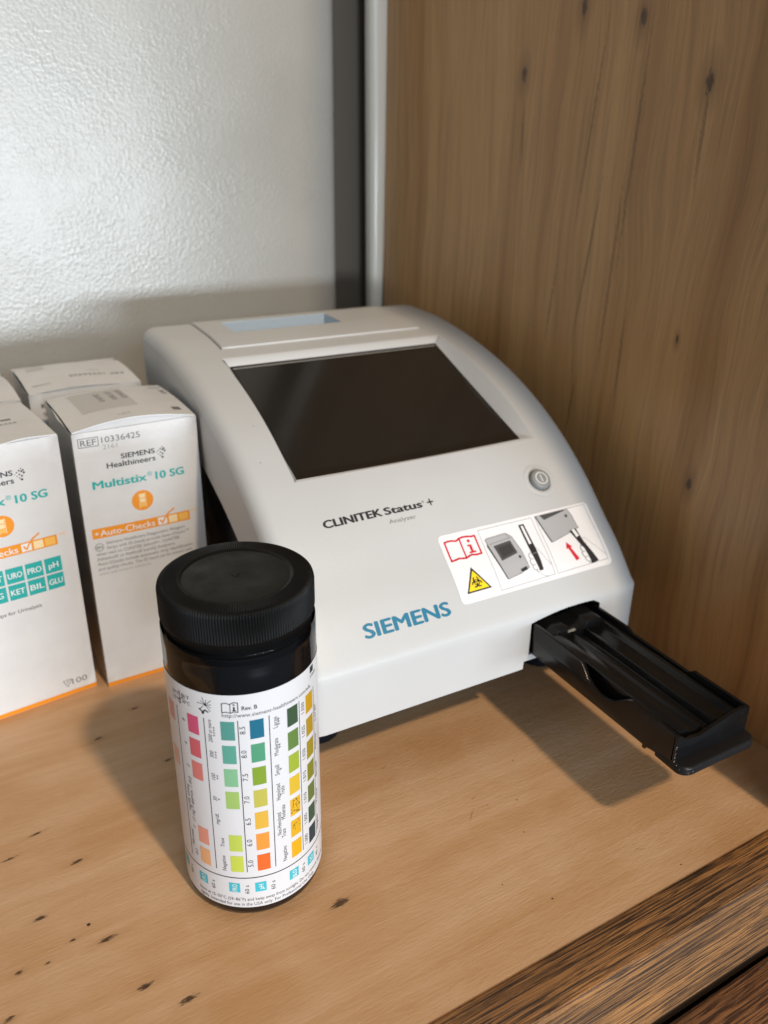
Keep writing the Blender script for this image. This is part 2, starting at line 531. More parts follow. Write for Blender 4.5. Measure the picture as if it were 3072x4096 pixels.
class Print:
    """flat artwork in (u, v) millimetres laid on a surface through fmap(u, v, h)"""
    def __init__(self, fmap, h=0.06):
        self.fm, self.h, self.cut = fmap, h, None
        self.v, self.f, self.i, self.m = [], [], [], []

    def mi(self, m):
        if m not in self.m:
            self.m.append(m)
        return self.m.index(m)

    def raw(self, pts, faces, m, layer=0):
        if self.cut:
            bm = bmesh.new()
            bv = [bm.verts.new((a, b_, 0)) for a, b_ in pts]
            for q in faces:
                try:
                    bm.faces.new([bv[k] for k in q])
                except ValueError:
                    pass
            lo, hi = min(p[1] for p in pts), max(p[1] for p in pts)
            k = math.floor(lo / self.cut) + 1
            while k * self.cut < hi:
                bmesh.ops.bisect_plane(bm, geom=bm.verts[:] + bm.edges[:] + bm.faces[:], plane_co=(0, k * self.cut, 0), plane_no=(0, 1, 0), dist=1e-6)
                k += 1
            bm.verts.index_update()
            pts = [(q.co.x, q.co.y) for q in bm.verts]
            faces = [tuple(q.index for q in fc.verts) for fc in bm.faces]
            bm.free()
        n = len(self.v)
        h = self.h * (1 + layer)
        self.v += [self.fm(a, b, h) for a, b in pts]
        k = self.mi(m)
        for q in faces:
            self.f.append(tuple(a + n for a in q))
            self.i.append(k)

    def poly(self, pts, m, layer=0):
        self.raw(pts, [tuple(range(len(pts)))], m, layer)

    def rect(self, u0, v0, u1, v1, m, layer=0, step=None):
        nu = max(1, int(abs(u1 - u0) / step)) if step else 1
        nv = max(1, int(abs(v1 - v0) / step)) if step else 1
        pts = [(u0 + (u1 - u0) * a / nu, v0 + (v1 - v0) * b / nv) for b in range(nv + 1) for a in range(nu + 1)]
        fs = [(b * (nu + 1) + a, b * (nu + 1) + a + 1, (b + 1) * (nu + 1) + a + 1, (b + 1) * (nu + 1) + a) for b in range(nv) for a in range(nu)]
        self.raw(pts, fs, m, layer)

    def line(self, pts, wd, m, layer=0, closed=False, step=None):
        if closed:
            pts = list(pts) + [pts[0]]
        for (a, b) in zip(pts, pts[1:]):
            L = math.hypot(b[0] - a[0], b[1] - a[1])
            if L < 1e-6:
                continue
            n = max(1, int(L / step)) if step else 1
            dx, dy = (b[0] - a[0]) / L, (b[1] - a[1]) / L
            e = wd * 0.3
            a2, b2 = (a[0] - dx * e, a[1] - dy * e), (b[0] + dx * e, b[1] + dy * e)
            q = []
            for k in range(n + 1):
                x, y = a2[0] + (b2[0] - a2[0]) * k / n, a2[1] + (b2[1] - a2[1]) * k / n
                q += [(x - dy * wd / 2, y + dx * wd / 2), (x + dy * wd / 2, y - dx * wd / 2)]
            self.raw(q, [(2 * k, 2 * k + 1, 2 * k + 3, 2 * k + 2) for k in range(n)], m, layer)

    def disc(self, cx, cy, r, m, layer=0, n=32, ry=None):
        self.poly([(cx + r * math.cos(2 * PI * k / n), cy + (ry or r) * math.sin(2 * PI * k / n)) for k in range(n)], m, layer)

    def ring(self, cx, cy, r0, r1, m, layer=0, n=40, a0=0, a1=2 * PI):
        p, f = [], []
        for k in range(n + 1):
            a = a0 + (a1 - a0) * k / n
            p += [(cx + r0 * math.cos(a), cy + r0 * math.sin(a)), (cx + r1 * math.cos(a), cy + r1 * math.sin(a))]
        f = [(2 * k, 2 * k + 1, 2 * k + 3, 2 * k + 2) for k in range(n)]
        self.raw(p, f, m, layer)

    def text(self, s, x, y, cap, m, width=None, rot=0.0, align='l', bold=0.0, shear=0.0, layer=0, res=3, skew=0.0):
        v, f = glyphs(s, 0.0, shear, res)
        if not v:
            return
        x0 = min(a for a, _ in v)
        x1 = max(a for a, _ in v)
        sy = cap / 0.69
        sx = (width / (x1 - x0)) if width else sy
        W = (x1 - x0) * sx
        ox = {'l': 0, 'c': -W / 2, 'r': -W}[align]
        c, sn = math.cos(rot), math.sin(rot)
        pts = []
        for a, b in v:
            px, py = (a - x0) * sx + ox, b * sy
            pts.append((x + px * c - py * sn, y + px * sn + py * c + skew * px))
        if not bold:
            self.raw(pts, f, m, layer)
            return
        d = bold * sy * 0.9      # heavier strokes: copies spread by half a stroke
        for k, (du, dv) in enumerate(((0, 0), (d, 0), (-d, 0), (0, d * .45), (0, -d * .45))):
            self.raw([(a + du * c - dv * sn, b_ + du * sn + dv * c) for a, b_ in pts], f, m, layer + 0.08 * k)

    def build(self, name, parent, off=(0, 0, 0)):
        return mesh_obj(name, self.v, self.f, self.m, parent, self.i, off)


# ------------------------------------------------------------------ setting
EA = 0.025                       # cabinet is turned a little against the analyser
ce, se = math.cos(EA), math.sin(EA)


def cab(x, y, z):                # cabinet frame -> scene
    return (100 + (x - 100) * ce - (y + 98.7) * se, -98.7 + (x - 100) * se + (y + 98.7) * ce, z)


def cabmesh(mb):
    mb.v = [cab(*p) for p in mb.v]
    return mb


b = MB().box(-420, 196.3, -98.9, 420, -18, 0)
shelf = cabmesh(b).build('shelf', SHELFM)
tag(shelf, kind='structure')

mb = MB().box(-420, 420, -116.2, -99.4, -43, 0.2)
rail = cabmesh(mb).build('cabinet_rail', OAK, bevel=1.3, segs=3)
tag(rail, kind='structure')
mb = MB().box(165.5, 230, -116.2, -99.0, 0.3, 900)
stile = cabmesh(mb).build('cabinet_stile', OAK, bevel=1.0)
tag(stile, kind='structure')
mb = MB().box(-420, 420, -146, -117.0, -190, -47.5)
low = cabmesh(mb).build('lower_drawer_front', REDOAK, bevel=1.2, segs=3)
tag(low, kind='structure')
mb = MB().box(-420, 420, -114.0, 285, -75, -43.4)
und = cabmesh(mb).build('cabinet_underside', mat('rail_gap_shade', (0.03, 0.018, 0.01), 0.7))  # backing coloured near black to put shade into the gap below the rail
tag(und, kind='structure')

mb = MB().box(196.6, 214.6, -98.8, 283.5, -18, 900)
panel = cabmesh(mb).build('side_panel', PANELM)
tag(panel, kind='structure')

# back wall: a painted sheet with a rolled right edge, then an added recess coloured dark in place of shadow, a white trim post and the panel
prof = [(-900, 300), (-900, 291.6), (148.0, 291.6)]
for k in range(1, 9):
    a = k / 8 * PI / 2
    prof.append((148.0 + 6 * math.sin(a), 297.6 - 6 * math.cos(a)))
prof += [(154.0, 307), (-900, 307)]
mb = MB()
mb.prism(prof, 'z', -18, 950)
wall = mb.build('back_wall', WALLM, smooth=35)
tag(wall, kind='structure')
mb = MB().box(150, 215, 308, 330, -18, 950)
shadeb = mb.build('shade_strip_backing', mat('painted_shade_brown', (0.13, 0.105, 0.08), 0.6))  # added backing, its brown stands in for the shaded strip of wall
tag(shadeb, kind='structure')
mb = MB()
v, f = [], []
rows = [(-18, 177.8, 184.0), (136, 177.3, 187.6), (327, 175.5, 193.4), (950, 170, 210)]
N = 12
for z, xa, xb in rows:
    for k in range(N + 1):
        a = PI * k / N
        cx, r = (xa + xb) / 2, (xb - xa) / 2
        v.append((cx - r * math.cos(a), 294 - 8 * math.sin(a) ** 0.45, z))
for j in range(len(rows) - 1):
    for k in range(N):
        f.append((j * (N + 1) + k, j * (N + 1) + k + 1, (j + 1) * (N + 1) + k + 1, (j + 1) * (N + 1) + k))
post = mb.add(v, f).build('corner_trim', mat('white_gloss_trim_paint', (0.86, 0.81, 0.70), 0.25), smooth=60)
tag(post, kind='structure')

# ------------------------------------------------------------------ analyser
W = 170.0
PR = [(0, 32.3), (0, 35), (0, 39.2), (0, 43), (0, 47), (0, 51), (0, 55.5), (0, 58.4), (0.3, 59.6), (1.1, 61.1), (2.6, 63.0), (5, 65.8), (8.5, 69.9), (12, 74.0), (16, 78.0), (20, 81.58), (24, 85.09), (28, 88.78), (32, 92.74), (36, 96.49), (40, 100.05), (44, 103.42), (48, 106.62), (52, 109.64), (56, 112.51), (60, 115.22), (61.2, 116.0), (64, 117.78), (68, 120.21), (72, 122.51), (76, 124.68), (80, 126.73), (84, 128.67), (88, 130.51), (92, 132.24), (96, 133.88), (100, 135.43), (104, 136.9), (108, 138.28), (112, 139.59), (116, 140.82), (120, 141.98), (124, 143.08), (128, 144.12), (132, 145.1), (136, 146.02), (140, 146.88), (144, 147.69), (148, 148.45), (151, 148.99), (154, 149.5), (158, 150.14), (162.7, 150.82), (166, 151.27), (170, 151.76), (175, 152.32), (180, 152.8), (184, 153.12), (188, 153.29), (192, 153.41), (196, 153.53), (200, 153.65), (204, 153.77), (207, 153.86), (211, 153.86), (215, 153.56), (219, 152.86), (222.5, 151.46), (225, 149.06), (226.4, 145.86), (227, 139.86), (227.5, 123.86)]
NP = len(PR)
ARC = [0.0]
for a, b_ in zip(PR, PR[1:]):
    ARC.append(ARC[-1] + math.hypot(b_[0] - a[0], b_[1] - a[1]))
NRM = []
for k in range(NP):
    a, b_ = PR[max(0, k - 1)], PR[min(NP - 1, k + 1)]
    L = math.hypot(b_[0] - a[0], b_[1] - a[1])
    NRM.append((-(b_[1] - a[1]) / L, (b_[0] - a[0]) / L))      # outward (y, z)


def rowy(y):
    return min(range(10, NP), key=lambda k: abs(PR[k][0] - y))


def surf(x, s, h=0.0):
    """point on the shell at arc length s, h above it"""
    k = 0
    while k < NP - 2 and ARC[k + 1] < s:
        k += 1
    t = (s - ARC[k]) / (ARC[k + 1] - ARC[k])
    y = PR[k][0] + t * (PR[k + 1][0] - PR[k][0])
    z = PR[k][1] + t * (PR[k + 1][1] - PR[k][1])
    n = (NRM[k][0] + t * (NRM[k + 1][0] - NRM[k][0]), NRM[k][1] + t * (NRM[k + 1][1] - NRM[k][1]))
    return (x, y + n[0] * h, z + n[1] * h)


AO = (85, 110, 0)
an = empty('urine_analyzer', AO)
tag(an, 'white desktop urine analyzer with sloping front, dark touch screen and extended black strip tray', 'analyzer')

ER = 6.5
xs = [ER, 14, 21.8, 26.5, 33, 40.5, 52, 64, 76, 88, 97, 104.0, 104.2, 106.5] + [106.5 + 39.5 * k / 10 for k in range(1, 11)] + [148.9, 150.0, 156, W - ER]
NX = len(xs)
arch = lambda x: 55.5 + 3.0 * math.sin(PI * min(1, max(0, (x - 106.5) / 50.0))) ** 0.9 if 106.5 < x <= 146 else 55.5
LF = [(0.0, ER), (0.5, 3.2), (1.9, 1.2), (3.9, 0.25)]          # (x, drop) of the rolled side edge
LF = [(ER - ER * math.cos(a), ER - ER * math.sin(a)) for a in (0, PI / 8, PI / 4, 3 * PI / 8)]
V, IDX = [], []
for k in range(NP):
    y, z = PR[k]
    ny, nz = NRM[k]
    row = []
    fr = 1.0 if k > 9 else 0.75
    for (x, d) in LF:
        V.append((x, y - ny * d * fr, z - nz * d * fr))
        row.append(len(V) - 1)
    for x in xs:
        zz = z
        if k == 6:
            zz = arch(x) if 106.5 < x < 146 else 55.5
        if k in (0, 1) and 104.1 < x < 150.5:
            zz = 36.2 if k == 0 else 37.4
        V.append((x, y, zz))
        row.append(len(V) - 1)
    for (x, d) in LF[::-1]:
        V.append((W - x, y - ny * d * fr, z - nz * d * fr))
        row.append(len(V) - 1)
    IDX.append(row)
r1, r2 = rowy(61.2), rowy(151)
p1, p2 = rowy(184), rowy(207)
F = []
NC = len(IDX[0])
nl = len(LF)
for k in range(NP - 1):
    for c in range(NC - 1):
        xa, xb = V[IDX[0][c]][0], V[IDX[0][c + 1]][0]
        xm = (xa + xb) / 2
        if r1 <= k < r2 and 21.8 < xm < 148.9:
            continue
        if p1 <= k < p2 and 40.5 < xm < 104.0:
            continue
        if 2 <= k < 6 and 106.5 < xm < 146:
            continue
        F.append((IDX[k][c], IDX[k][c + 1], IDX[k + 1][c + 1], IDX[k + 1][c]))
# side walls: from the rolled edge down to the rising lower edge
LOWER = [(-5, 33), (0, 33), (10, 39), (20, 46), (35, 58), (50, 69), (65, 78), (81, 86), (97, 94), (116, 101), (135, 107), (155, 112), (180, 116), (230, 121)]


def lower(y):
    for a, b_ in zip(LOWER, LOWER[1:]):
        if a[0] <= y <= b_[0]:
            return a[1] + (b_[1] - a[1]) * (y - a[0]) / (b_[0] - a[0])
    return LOWER[-1][1]


for side, col in ((0, 0), (1, NC - 1)):
    prev = None
    for k in range(NP):
        i0 = IDX[k][col]
        x, y, z = V[i0]
        lo = min(z - 0.2, lower(y))
        mids = []
        for q in (0.33, 0.66, 1.0):
            xx = (1.2 * q * q) * (1 if side == 0 else -1)
            V.append((x + xx, y, z + (lo - z) * q))
            mids.append(len(V) - 1)
        cur = [i0] + mids
        if prev:
            for a in range(3):
                F.append((prev[a], prev[a + 1], cur[a + 1], cur[a]))
        prev = cur
sh = mesh_obj('housing', V, F, SHELL, an, None, AO, smooth=32)
fix_normals(sh)
sol = None

# bezel walls down to the screen
LX0, LX1, LY0, LZ0, LY1, LZ1 = 24.8, 143.6, 63.9, 114.4, 147.1, 145.4


def lcdz(y):
    return LZ0 + (LZ1 - LZ0) * (y - LY0) / (LY1 - LY0)


mb = MB()
cL, cR = 21.8, 148.9
rowsb = list(range(r1, r2 + 1))


def ly(y):
    return LY0 + (LY1 - LY0) * (y - 61.2) / (151 - 61.2)


for xo, xi in ((cL, LX0), (cR, LX1)):
    v, f = [], []
    for k in rowsb:
        y, z = PR[k]
        yy = ly(y)
        zz = lcdz(yy)
        v += [(xo, y, z), (xo + (xi - xo) * 0.10, y + (yy - y) * .02, z - 0.45), (xo + (xi - xo) * 0.85, y + (yy - y) * .85, zz + (z - zz) * .10), (xi, yy, zz - 0.3)]
    n = len(rowsb)
    for k in range(n - 1):
        for a in range(3):
            f.append((k * 4 + a, k * 4 + a + 1, k * 4 + 5 + a, k * 4 + 4 + a))
    mb.add(v, f)
for (y, z), (yy, zz) in (((61.2, PR[r1][1]), (LY0, LZ0 - 0.3)), ((151, PR[r2][1]), (LY1, LZ1 - 0.3))):
    nn = 24
    v, f = [], []
    for k in range(nn + 1):
        t = k / nn
        bow = math.sin(PI * t)
        xo, xi = cL + (cR - cL) * t, LX0 + (LX1 - LX0) * t
        if y < 100:
            mid = (xo * .5 + xi * .5, y + (yy - y) * 0.45, z + 0.9 * (0.5 - 0.9 * bow * 0.55))
        else:
            mid = (xo * .6 + xi * .4, y + (yy - y) * 0.45, z + (zz - z) * 0.22)
        v += [(xo, y, z), mid, (xi, yy, zz)]
    for k in range(nn):
        for a in range(2):
            f.append((k * 3 + a, k * 3 + a + 1, k * 3 + 4 + a, k * 3 + 3 + a))
    mb.add(v, f)
mb.build('screen_bezel', SHELL, an, AO, smooth=50)
mb = MB()
e = 0.9
poly = [(LX0 - e, LY0 - e), (LX1 + e, LY0 - e), (LX1 + e, LY1 + e), (LX0 - e, LY1 + e)]
mb.add([(x, y, lcdz(y) - 0.05) for x, y in poly] + [(x, y, lcdz(y) - 3) for x, y in poly], [(0, 1, 2, 3), (4, 7, 6, 5), (0, 4, 5, 1), (1, 5, 6, 2), (2, 6, 7, 3), (3, 7, 4, 0)])
lm = mat('dark_display_glass', (0.016, 0.014, 0.012), 0.16, 0.55)
t = NT(lm)
t.link(t.ramp(t.noise(t.mm, 0.03, 3, 0.6), [(0.3, 0.09), (0.7, 0.14)]), t.bsdf.inputs['Roughness'])
lcd = mb.build('touch_screen', lm, an, AO)
# thin dark seal line along the screen edge
pr = Print(lambda u, v, h: (u, v, lcdz(v) + h), 0.05)
fr_ = [(LX0 + .5, LY0 + .5), (LX1 - .5, LY0 + .5), (LX1 - .5, LY1 - .5), (LX0 + .5, LY1 - .5)]
pr.line(fr_, 1.1, mat('black_seal', (0.006, 0.006, 0.006), 0.5), closed=True)
pr.line([(LX0 + 1, LY1 - 1.9), (LX1 - 1, LY1 - 1.9)], 0.7, mat('pale_seal_line', (0.35, 0.34, 0.32), 0.4))
pr.build('screen_seal', lcd, AO)

# printer cover with its paper slot
v, f = [], []
kc = [k for k in range(NP) if 162.6 <= PR[k][0] <= 223]
cx_ = [26.5, 27.0, 33, 40.5, 56, 72, 88, 104.0, 116, 130, 142.8, 143.3]
kc = [kc[0], kc[0]] + kc[1:]
for a, k in enumerate(kc):
    for j, x in enumerate(cx_):
        h = 0.75
        if j in (0, len(cx_) - 1) or a == 0:
            h = 0.0
        y, z = PR[k]
        v.append((x, y + NRM[k][0] * h + (0.35 if a == 1 else 0), z + NRM[k][1] * h))
# a soft front lip
v2, n = [], len(cx_)
for a in range(len(kc) - 1):
    for j in range(n - 1):
        xm = (cx_[j] + cx_[j + 1]) / 2
        if p1 <= kc[a] < p2 and 40.5 < xm < 104:
            continue
        f.append((a * n + j, a * n + j + 1, (a + 1) * n + j + 1, (a + 1) * n + j))
# second row right behind the front edge makes the step crisp
for j in range(n):
    x, y, z = v[j]
    v[j] = (x, y - 0.05, z)
pc = mesh_obj('printer_cover', v, f, SHELL, an, None, AO, smooth=40)
fix_normals(pc)
mb = MB()
za = 154.6
mb.add([(40.5, 184, za - .9), (104, 184, za - .9), (104, 207, za), (40.5, 207, za), (42, 185, 139), (103, 185, 139), (103, 206, 139), (42, 206, 139)],
       [(4, 5, 6, 7), (0, 1, 5, 4), (1, 2, 6, 5), (2, 3, 7, 6), (3, 0, 4, 7)])
mb.build('paper_slot', mat('pale_blue_slot_plastic', (0.50, 0.60, 0.70), 0.35), pc, AO)
pr = Print(lambda u, v, h: surf(u, v, h), 0.05)
sA, sB = ARC[rowy(162.7)], ARC[rowy(222.5)]
seamm = mat('seam_shadow_gap', (0.10, 0.095, 0.09), 0.7)
pr.line([(26.0, sA - .2), (26.0, sB)], 0.8, seamm, step=4)
pr.build('cover_seam', an, AO)
pr = Print(lambda u, v, h: surf(u, v, h), 0.05)
pr.line([(143.7, sA + 1), (143.7, sB)], 0.5, seamm, step=4)
pr.build('cover_seam', an, AO)

# power button
bx, bs = 139.15, 87.5
bp_ = Vector(surf(bx, bs, 0))
k0 = rowy(bp_.y)
nv = Vector((0, NRM[k0][0], NRM[k0][1])).normalized()
tu = Vector((1, 0, 0))
tv = nv.cross(tu).normalized()


def btn(u, v_, h):
    return tuple(bp_ + tu * u + tv * v_ + nv * h)


def onbtn(mb_):
    mb_.v = [btn(*p) for p in mb_.v]
    return mb_


bmg = mat('mid_grey_button_plastic', (0.27, 0.28, 0.28), 0.4)
mb = MB().lathe([(5.2, -0.4), (5.1, 1.5), (4.8, 2.0), (4.3, 2.2), (0, 2.2)], 48)
pb = onbtn(mb).build('power_button', bmg, an, AO, smooth=40)
mb = MB().lathe([(5.2, 0.12), (5.8, 0.14)], 48)
onbtn(mb).build('button_gap', mat('button_gap_dark', (0.12, 0.12, 0.12), 0.6), pb, AO)
mb = MB().lathe([(6.0, 0.1), (6.6, 0.35), (7.6, 0.25), (8.6, 0.03)], 48)
onbtn(mb).build('button_collar', SHELL, pb, AO, smooth=60)
pr = Print(lambda u, v, h: btn(u, v, 2.2 + h), 0.05)
pr.ring(0, 0, 2.75, 3.25, WHITEINK)
pr.line([(0, -1.7), (0, 1.7)], 0.45, WHITEINK)
pr.build('power_symbol', pb, AO)

# lettering on the slope
pr = Print(surf, 0.05)
pr.cut = 1.3
pr.text('CLINITEK', 26.6, 86.45, 3.5, INK, 27.4, bold=0.066, skew=0.012)
pr.text('Status', 55.5, 86.75, 3.3, INK, 18.6, bold=0.066)
pr.text('®', 74.6, 88.6, 1.1, INK, 1.2)
pr.rect(77.0, 88.05, 80.2, 88.75, INK)
pr.rect(78.25, 86.8, 78.95, 90.0, INK)
pr.text('Analyzer', 55.7, 82.35, 1.9, GREYINK, 13.5)
pr.build('model_lettering', an, AO)
pr = Print(surf, 0.05)
pr.cut = 1.3
pr.text('SIEMENS', 27.9, 37.45, 5.75, BLUEINK, 40.2, bold=0.055)
pr.build('maker_lettering', an, AO)
for (sx_, ss_) in ((16.2, 146.4), (11.2, 124.1)):
    mb = MB()
    mb.add([surf(sx_ + .35 * math.cos(a), ss_ + .2 * math.sin(a), .05) for a in [k * PI / 4 for k in range(8)]], [tuple(range(8))])
    mb.build('dirt_speck', INK, an, AO)

# instruction sticker
U0, V0, U1, V1 = 74.8, 39.7, 158.8, 71.8
RR = 2.2


def rrect(u0, v0, u1, v1, r, n=6):
    out = []
    for (cx, cy, a) in ((u1 - r, v0 + r, -PI / 2), (u1 - r, v1 - r, 0), (u0 + r, v1 - r, PI / 2), (u0 + r, v0 + r, PI)):
        out += [(cx + r * math.cos(a + PI / 2 * k / n), cy + r * math.sin(a + PI / 2 * k / n)) for k in range(n + 1)]
    return out


bm = bmesh.new()
ring = [bm.verts.new((u, v_, 0)) for u, v_ in rrect(U0, V0, U1, V1, RR)]
bm.faces.new(ring)
for k in range(1, 24):
    cut = V0 + (V1 - V0) * k / 24
    bmesh.ops.bisect_plane(bm, geom=bm.verts[:] + bm.edges[:] + bm.faces[:], plane_co=(0, cut, 0), plane_no=(0, 1, 0))
vv = [surf(q.co.x, q.co.y, 0.16) for q in bm.verts]
bm.verts.index_update()
ff = [tuple(q.index for q in fc.verts) for fc in bm.faces]
bm.free()
stk = mesh_obj('instruction_sticker', vv, ff, mat('white_sticker_vinyl', (0.86, 0.85, 0.86), 0.3), an, None, AO, smooth=60)
fix_normals(stk)
pr = Print(lambda u, v, h: surf(u, v, 0.16 + h), 0.05)
pr.cut = 1.1
# manual symbol
bk = [(77.3, 68.3), (79.2, 68.6), (81.3, 68.4), (83.2, 67.9), (85.0, 68.7), (87.0, 69.0), (89.2, 68.8), (91.2, 68.4), (93.1, 68.4), (93.1, 59.8), (90.6, 59.7), (88.2, 60.2), (86.6, 59.9), (85.0, 59.3), (83.4, 59.5), (81.2, 59.9), (79.4, 59.6), (77.3, 59.4)]
pr.line(bk, 0.85, RED, closed=True)
pr.line([(85.0, 68.6), (85.0, 59.6)], 0.8, RED)
pr.disc(89.1, 66.7, 0.75, RED, n=16)
pr.rect(88.5, 61.2, 89.8, 64.9, RED)
pr.rect(87.7, 64.2, 89.0, 65.0, RED, 0.4)
pr.rect(87.4, 60.9, 90.9, 61.7, RED, 0.4)
# biohazard triangle
pr.poly([(84.9, 54.9), (91.4, 43.9), (78.6, 43.8)], INK)
pr.poly([(84.9, 53.2), (90.2, 44.6), (79.8, 44.5)], YEL, 1)
cxh, cyh = 84.95, 47.7
for a in (90, 210, 330):
    ar = math.radians(a)
    px, py = cxh + 1.25 * math.cos(ar), cyh + 1.25 * math.sin(ar)
    pr.ring(px, py, 0.95, 1.55, INK, 2, 24, ar + 0.45, ar + 2 * PI - 0.45)
pr.ring(cxh, cyh, 1.15, 1.5, INK, 2.4, 24)
pr.disc(cxh, cyh, 0.35, YEL, 3, 12)
# two picture frames
thin = 0.17
pr.line([(95.6, 70.2), (125.4, 70.3), (125.6, 42.0), (95.7, 41.4)], thin, GREYINK, closed=True)
pr.line([(127.4, 70.4), (157.0, 70.8), (157.1, 42.4), (127.3, 42.0)], thin, GREYINK, closed=True)
# picture 1: analyser and tray in a hand
pr.poly([(97.2, 64.9), (98.2, 65.6), (108.8, 66.1), (111.3, 63.9), (113.2, 56.5), (113.6, 48.0), (112.5, 47.9), (112.3, 47.1), (108.8, 46.9), (108.7, 46.3), (100.8, 45.3)], STKGREY)
pr.poly([(97.0, 61.8), (97.5, 63.8), (101.0, 45.4), (100.4, 45.6)], STKDARK, 1)
pr.line([(97.2, 64.9), (98.2, 65.6), (108.8, 66.1), (111.3, 63.9), (113.2, 56.5), (113.6, 48.0), (108.8, 46.5), (100.8, 45.3), (97.2, 64.9)], 0.2, STKDARK, 1.5)
pr.line([(98.6, 62.6), (110.6, 63.6)], 0.15, STKDARK, 1.5)
pr.line([(108.8, 66.1), (109.8, 63.5)], 0.15, STKDARK, 1.5)
pr.poly([(100.2, 61.5), (109.6, 62.3), (110.8, 55.8), (101.4, 54.0)], STKDARK, 1)
pr.poly([(102.0, 60.2), (109.0, 60.9), (109.6, 56.8), (102.6, 55.2)], mat('print_grey_screen', lin((58, 58, 60))[:3], 0.4), 2)
pr.disc(111.1, 53.8, 0.75, STKDARK, 1, 14)
pr.poly([(108.8, 48.2), (112.3, 48.9), (112.4, 47.4), (108.8, 46.9)], INK, 2)
pr.poly([(117.1, 68.3), (120.2, 68.3), (121.0, 54.4), (120.9, 50.0), (120.4, 45.3), (117.2, 45.3), (117.5, 50.0), (117.5, 54.6)], INK)
pr.poly([(118.1, 67.6), (119.3, 67.6), (119.8, 58.4), (118.5, 58.2)], WHITEINK, 1)
pr.line([(118.0, 53.6), (120.6, 53.8), (120.8, 49)], 0.15, PALEINK, 1)
hw = [(116.9, 54.2), (115.9, 53.8), (115.5, 52.6), (115.9, 51.4), (115.1, 50.7), (115.1, 49.3), (115.8, 48.6), (115.3, 47.7), (115.7, 46.4), (116.6, 46.0), (117.0, 45.1), (117.8, 44.6)]
pr.poly(hw + [(118.2, 46.5), (117.6, 53.0)], WHITEINK, 1.4)
pr.line(hw, 0.22, INK, 2)
for (q, r_) in (((115.9, 51.4), (117.4, 51.2)), ((115.8, 48.6), (117.4, 48.4)), ((116.6, 46.0), (117.6, 46.3))):
    pr.line([q, r_], 0.18, INK, 2)
pr.line([(120.9, 56.2), (121.7, 55.6), (122.4, 53.4), (124.0, 49.5), (125.4, 46.6)], 0.15, GREYINK, 1)
pr.line([(117.9, 44.4), (119.2, 42.9), (121.0, 42.1), (122.6, 41.9)], 0.15, GREYINK, 1)
# picture 2: tray going in
pr.poly([(127.5, 70.3), (146.4, 70.6), (147.6, 67.3), (148.2, 60.2), (147.0, 59.9), (146.8, 60.6), (143.0, 59.7), (142.6, 58.9), (130.6, 56.4)], STKGREY)
pr.poly([(127.5, 70.3), (128.2, 70.3), (131.0, 56.5), (130.3, 56.6)], STKDARK, 1)
pr.line([(130.6, 56.4), (142.6, 58.9), (143.0, 59.7), (148.2, 60.2), (147.6, 67.3), (146.4, 70.6)], 0.2, STKDARK, 1.5)
pr.poly([(130.3, 70.3), (145.0, 70.5), (144.4, 69.9), (131.8, 67.8)], STKDARK, 1)
pr.disc(144.5, 67.3, 0.8, STKDARK, 1, 14)
pr.poly([(142.5, 59.6), (146.5, 60.4), (147.6, 53.2), (149.4, 48.5), (151.6, 42.7), (147.2, 42.2), (146.0, 47.0), (145.2, 52.2)], INK, 2)
pr.poly([(143.9, 59.9), (145.5, 60.2), (146.5, 56.4), (144.7, 55.9)], WHITEINK, 3)
hw = [(145.2, 51.6), (144.4, 51.0), (144.1, 49.8), (144.7, 48.7), (143.9, 47.9), (144.1, 46.6), (144.9, 46.0), (144.6, 45.0), (145.2, 43.8), (146.0, 43.4), (146.4, 42.5)]
pr.poly(hw + [(147.2, 43.5), (146.2, 50.0)], WHITEINK, 3.4)
pr.line(hw, 0.22, INK, 4)
for (q, r_) in (((144.7, 48.7), (146.1, 48.3)), ((144.9, 46.0), (146.6, 45.5)), ((146.0, 43.4), (147.0, 43.6))):
    pr.line([q, r_], 0.18, INK, 4)
pr.line([(148.0, 55.0), (149.2, 54.6), (151.5, 51.5), (154.5, 47.6), (156.9, 44.4)], 0.15, GREYINK, 1)
pr.poly([(138.0, 54.9), (140.3, 52.1), (139.2, 52.0), (141.6, 45.9), (139.4, 45.3), (137.7, 51.8), (136.6, 51.7)], RED)
pr.build('pictogram_print', stk, AO)

# dark opening for the tray, its white sill, the dark base and the feet
mb = MB()
xa, xb = 106.5, 146.0
n = 10
top = [(xa + (xb - xa) * k / n, arch(xa + (xb - xa) * k / n) if 0 < k < n else 55.5) for k in range(n + 1)]
outl = [(xa, 39.2)] + top + [(xb, 39.2)]
v = [(x, 0, z) for x, z in outl] + [(x, 70, z) for x, z in outl]
m_ = len(outl)
f = [(k, k + 1, m_ + k + 1, m_ + k) for k in range(m_ - 1)] + [tuple(range(m_, 2 * m_))]
mb.add(v, f)
mb.add([(xa, 8, 39.2), (xb, 8, 39.2), (xb, 70, 39.2), (xa, 70, 39.2)], [(0, 1, 2, 3)])
port = mb.build('tray_opening', m_black('matt_black_opening', (0.01, 0.01, 0.011), 0.4), an, AO)
mb = MB().box(104.4, 149.8, 0.05, 8.0, 36.3, 39.15)
mb.build('opening_sill', SHELL, an, AO, bevel=0.7)
mb = MB()
side = [(40, 7), (219, 7), (223, 60), (223, 124), (180, 120), (135, 111), (97, 98), (65, 82), (35, 62), (20, 50), (14, 40), (20, 28), (32, 14)]
mb.prism(side, 'x', 7, 163)
mb.build('base', BASE, an, AO, bevel=2.0)
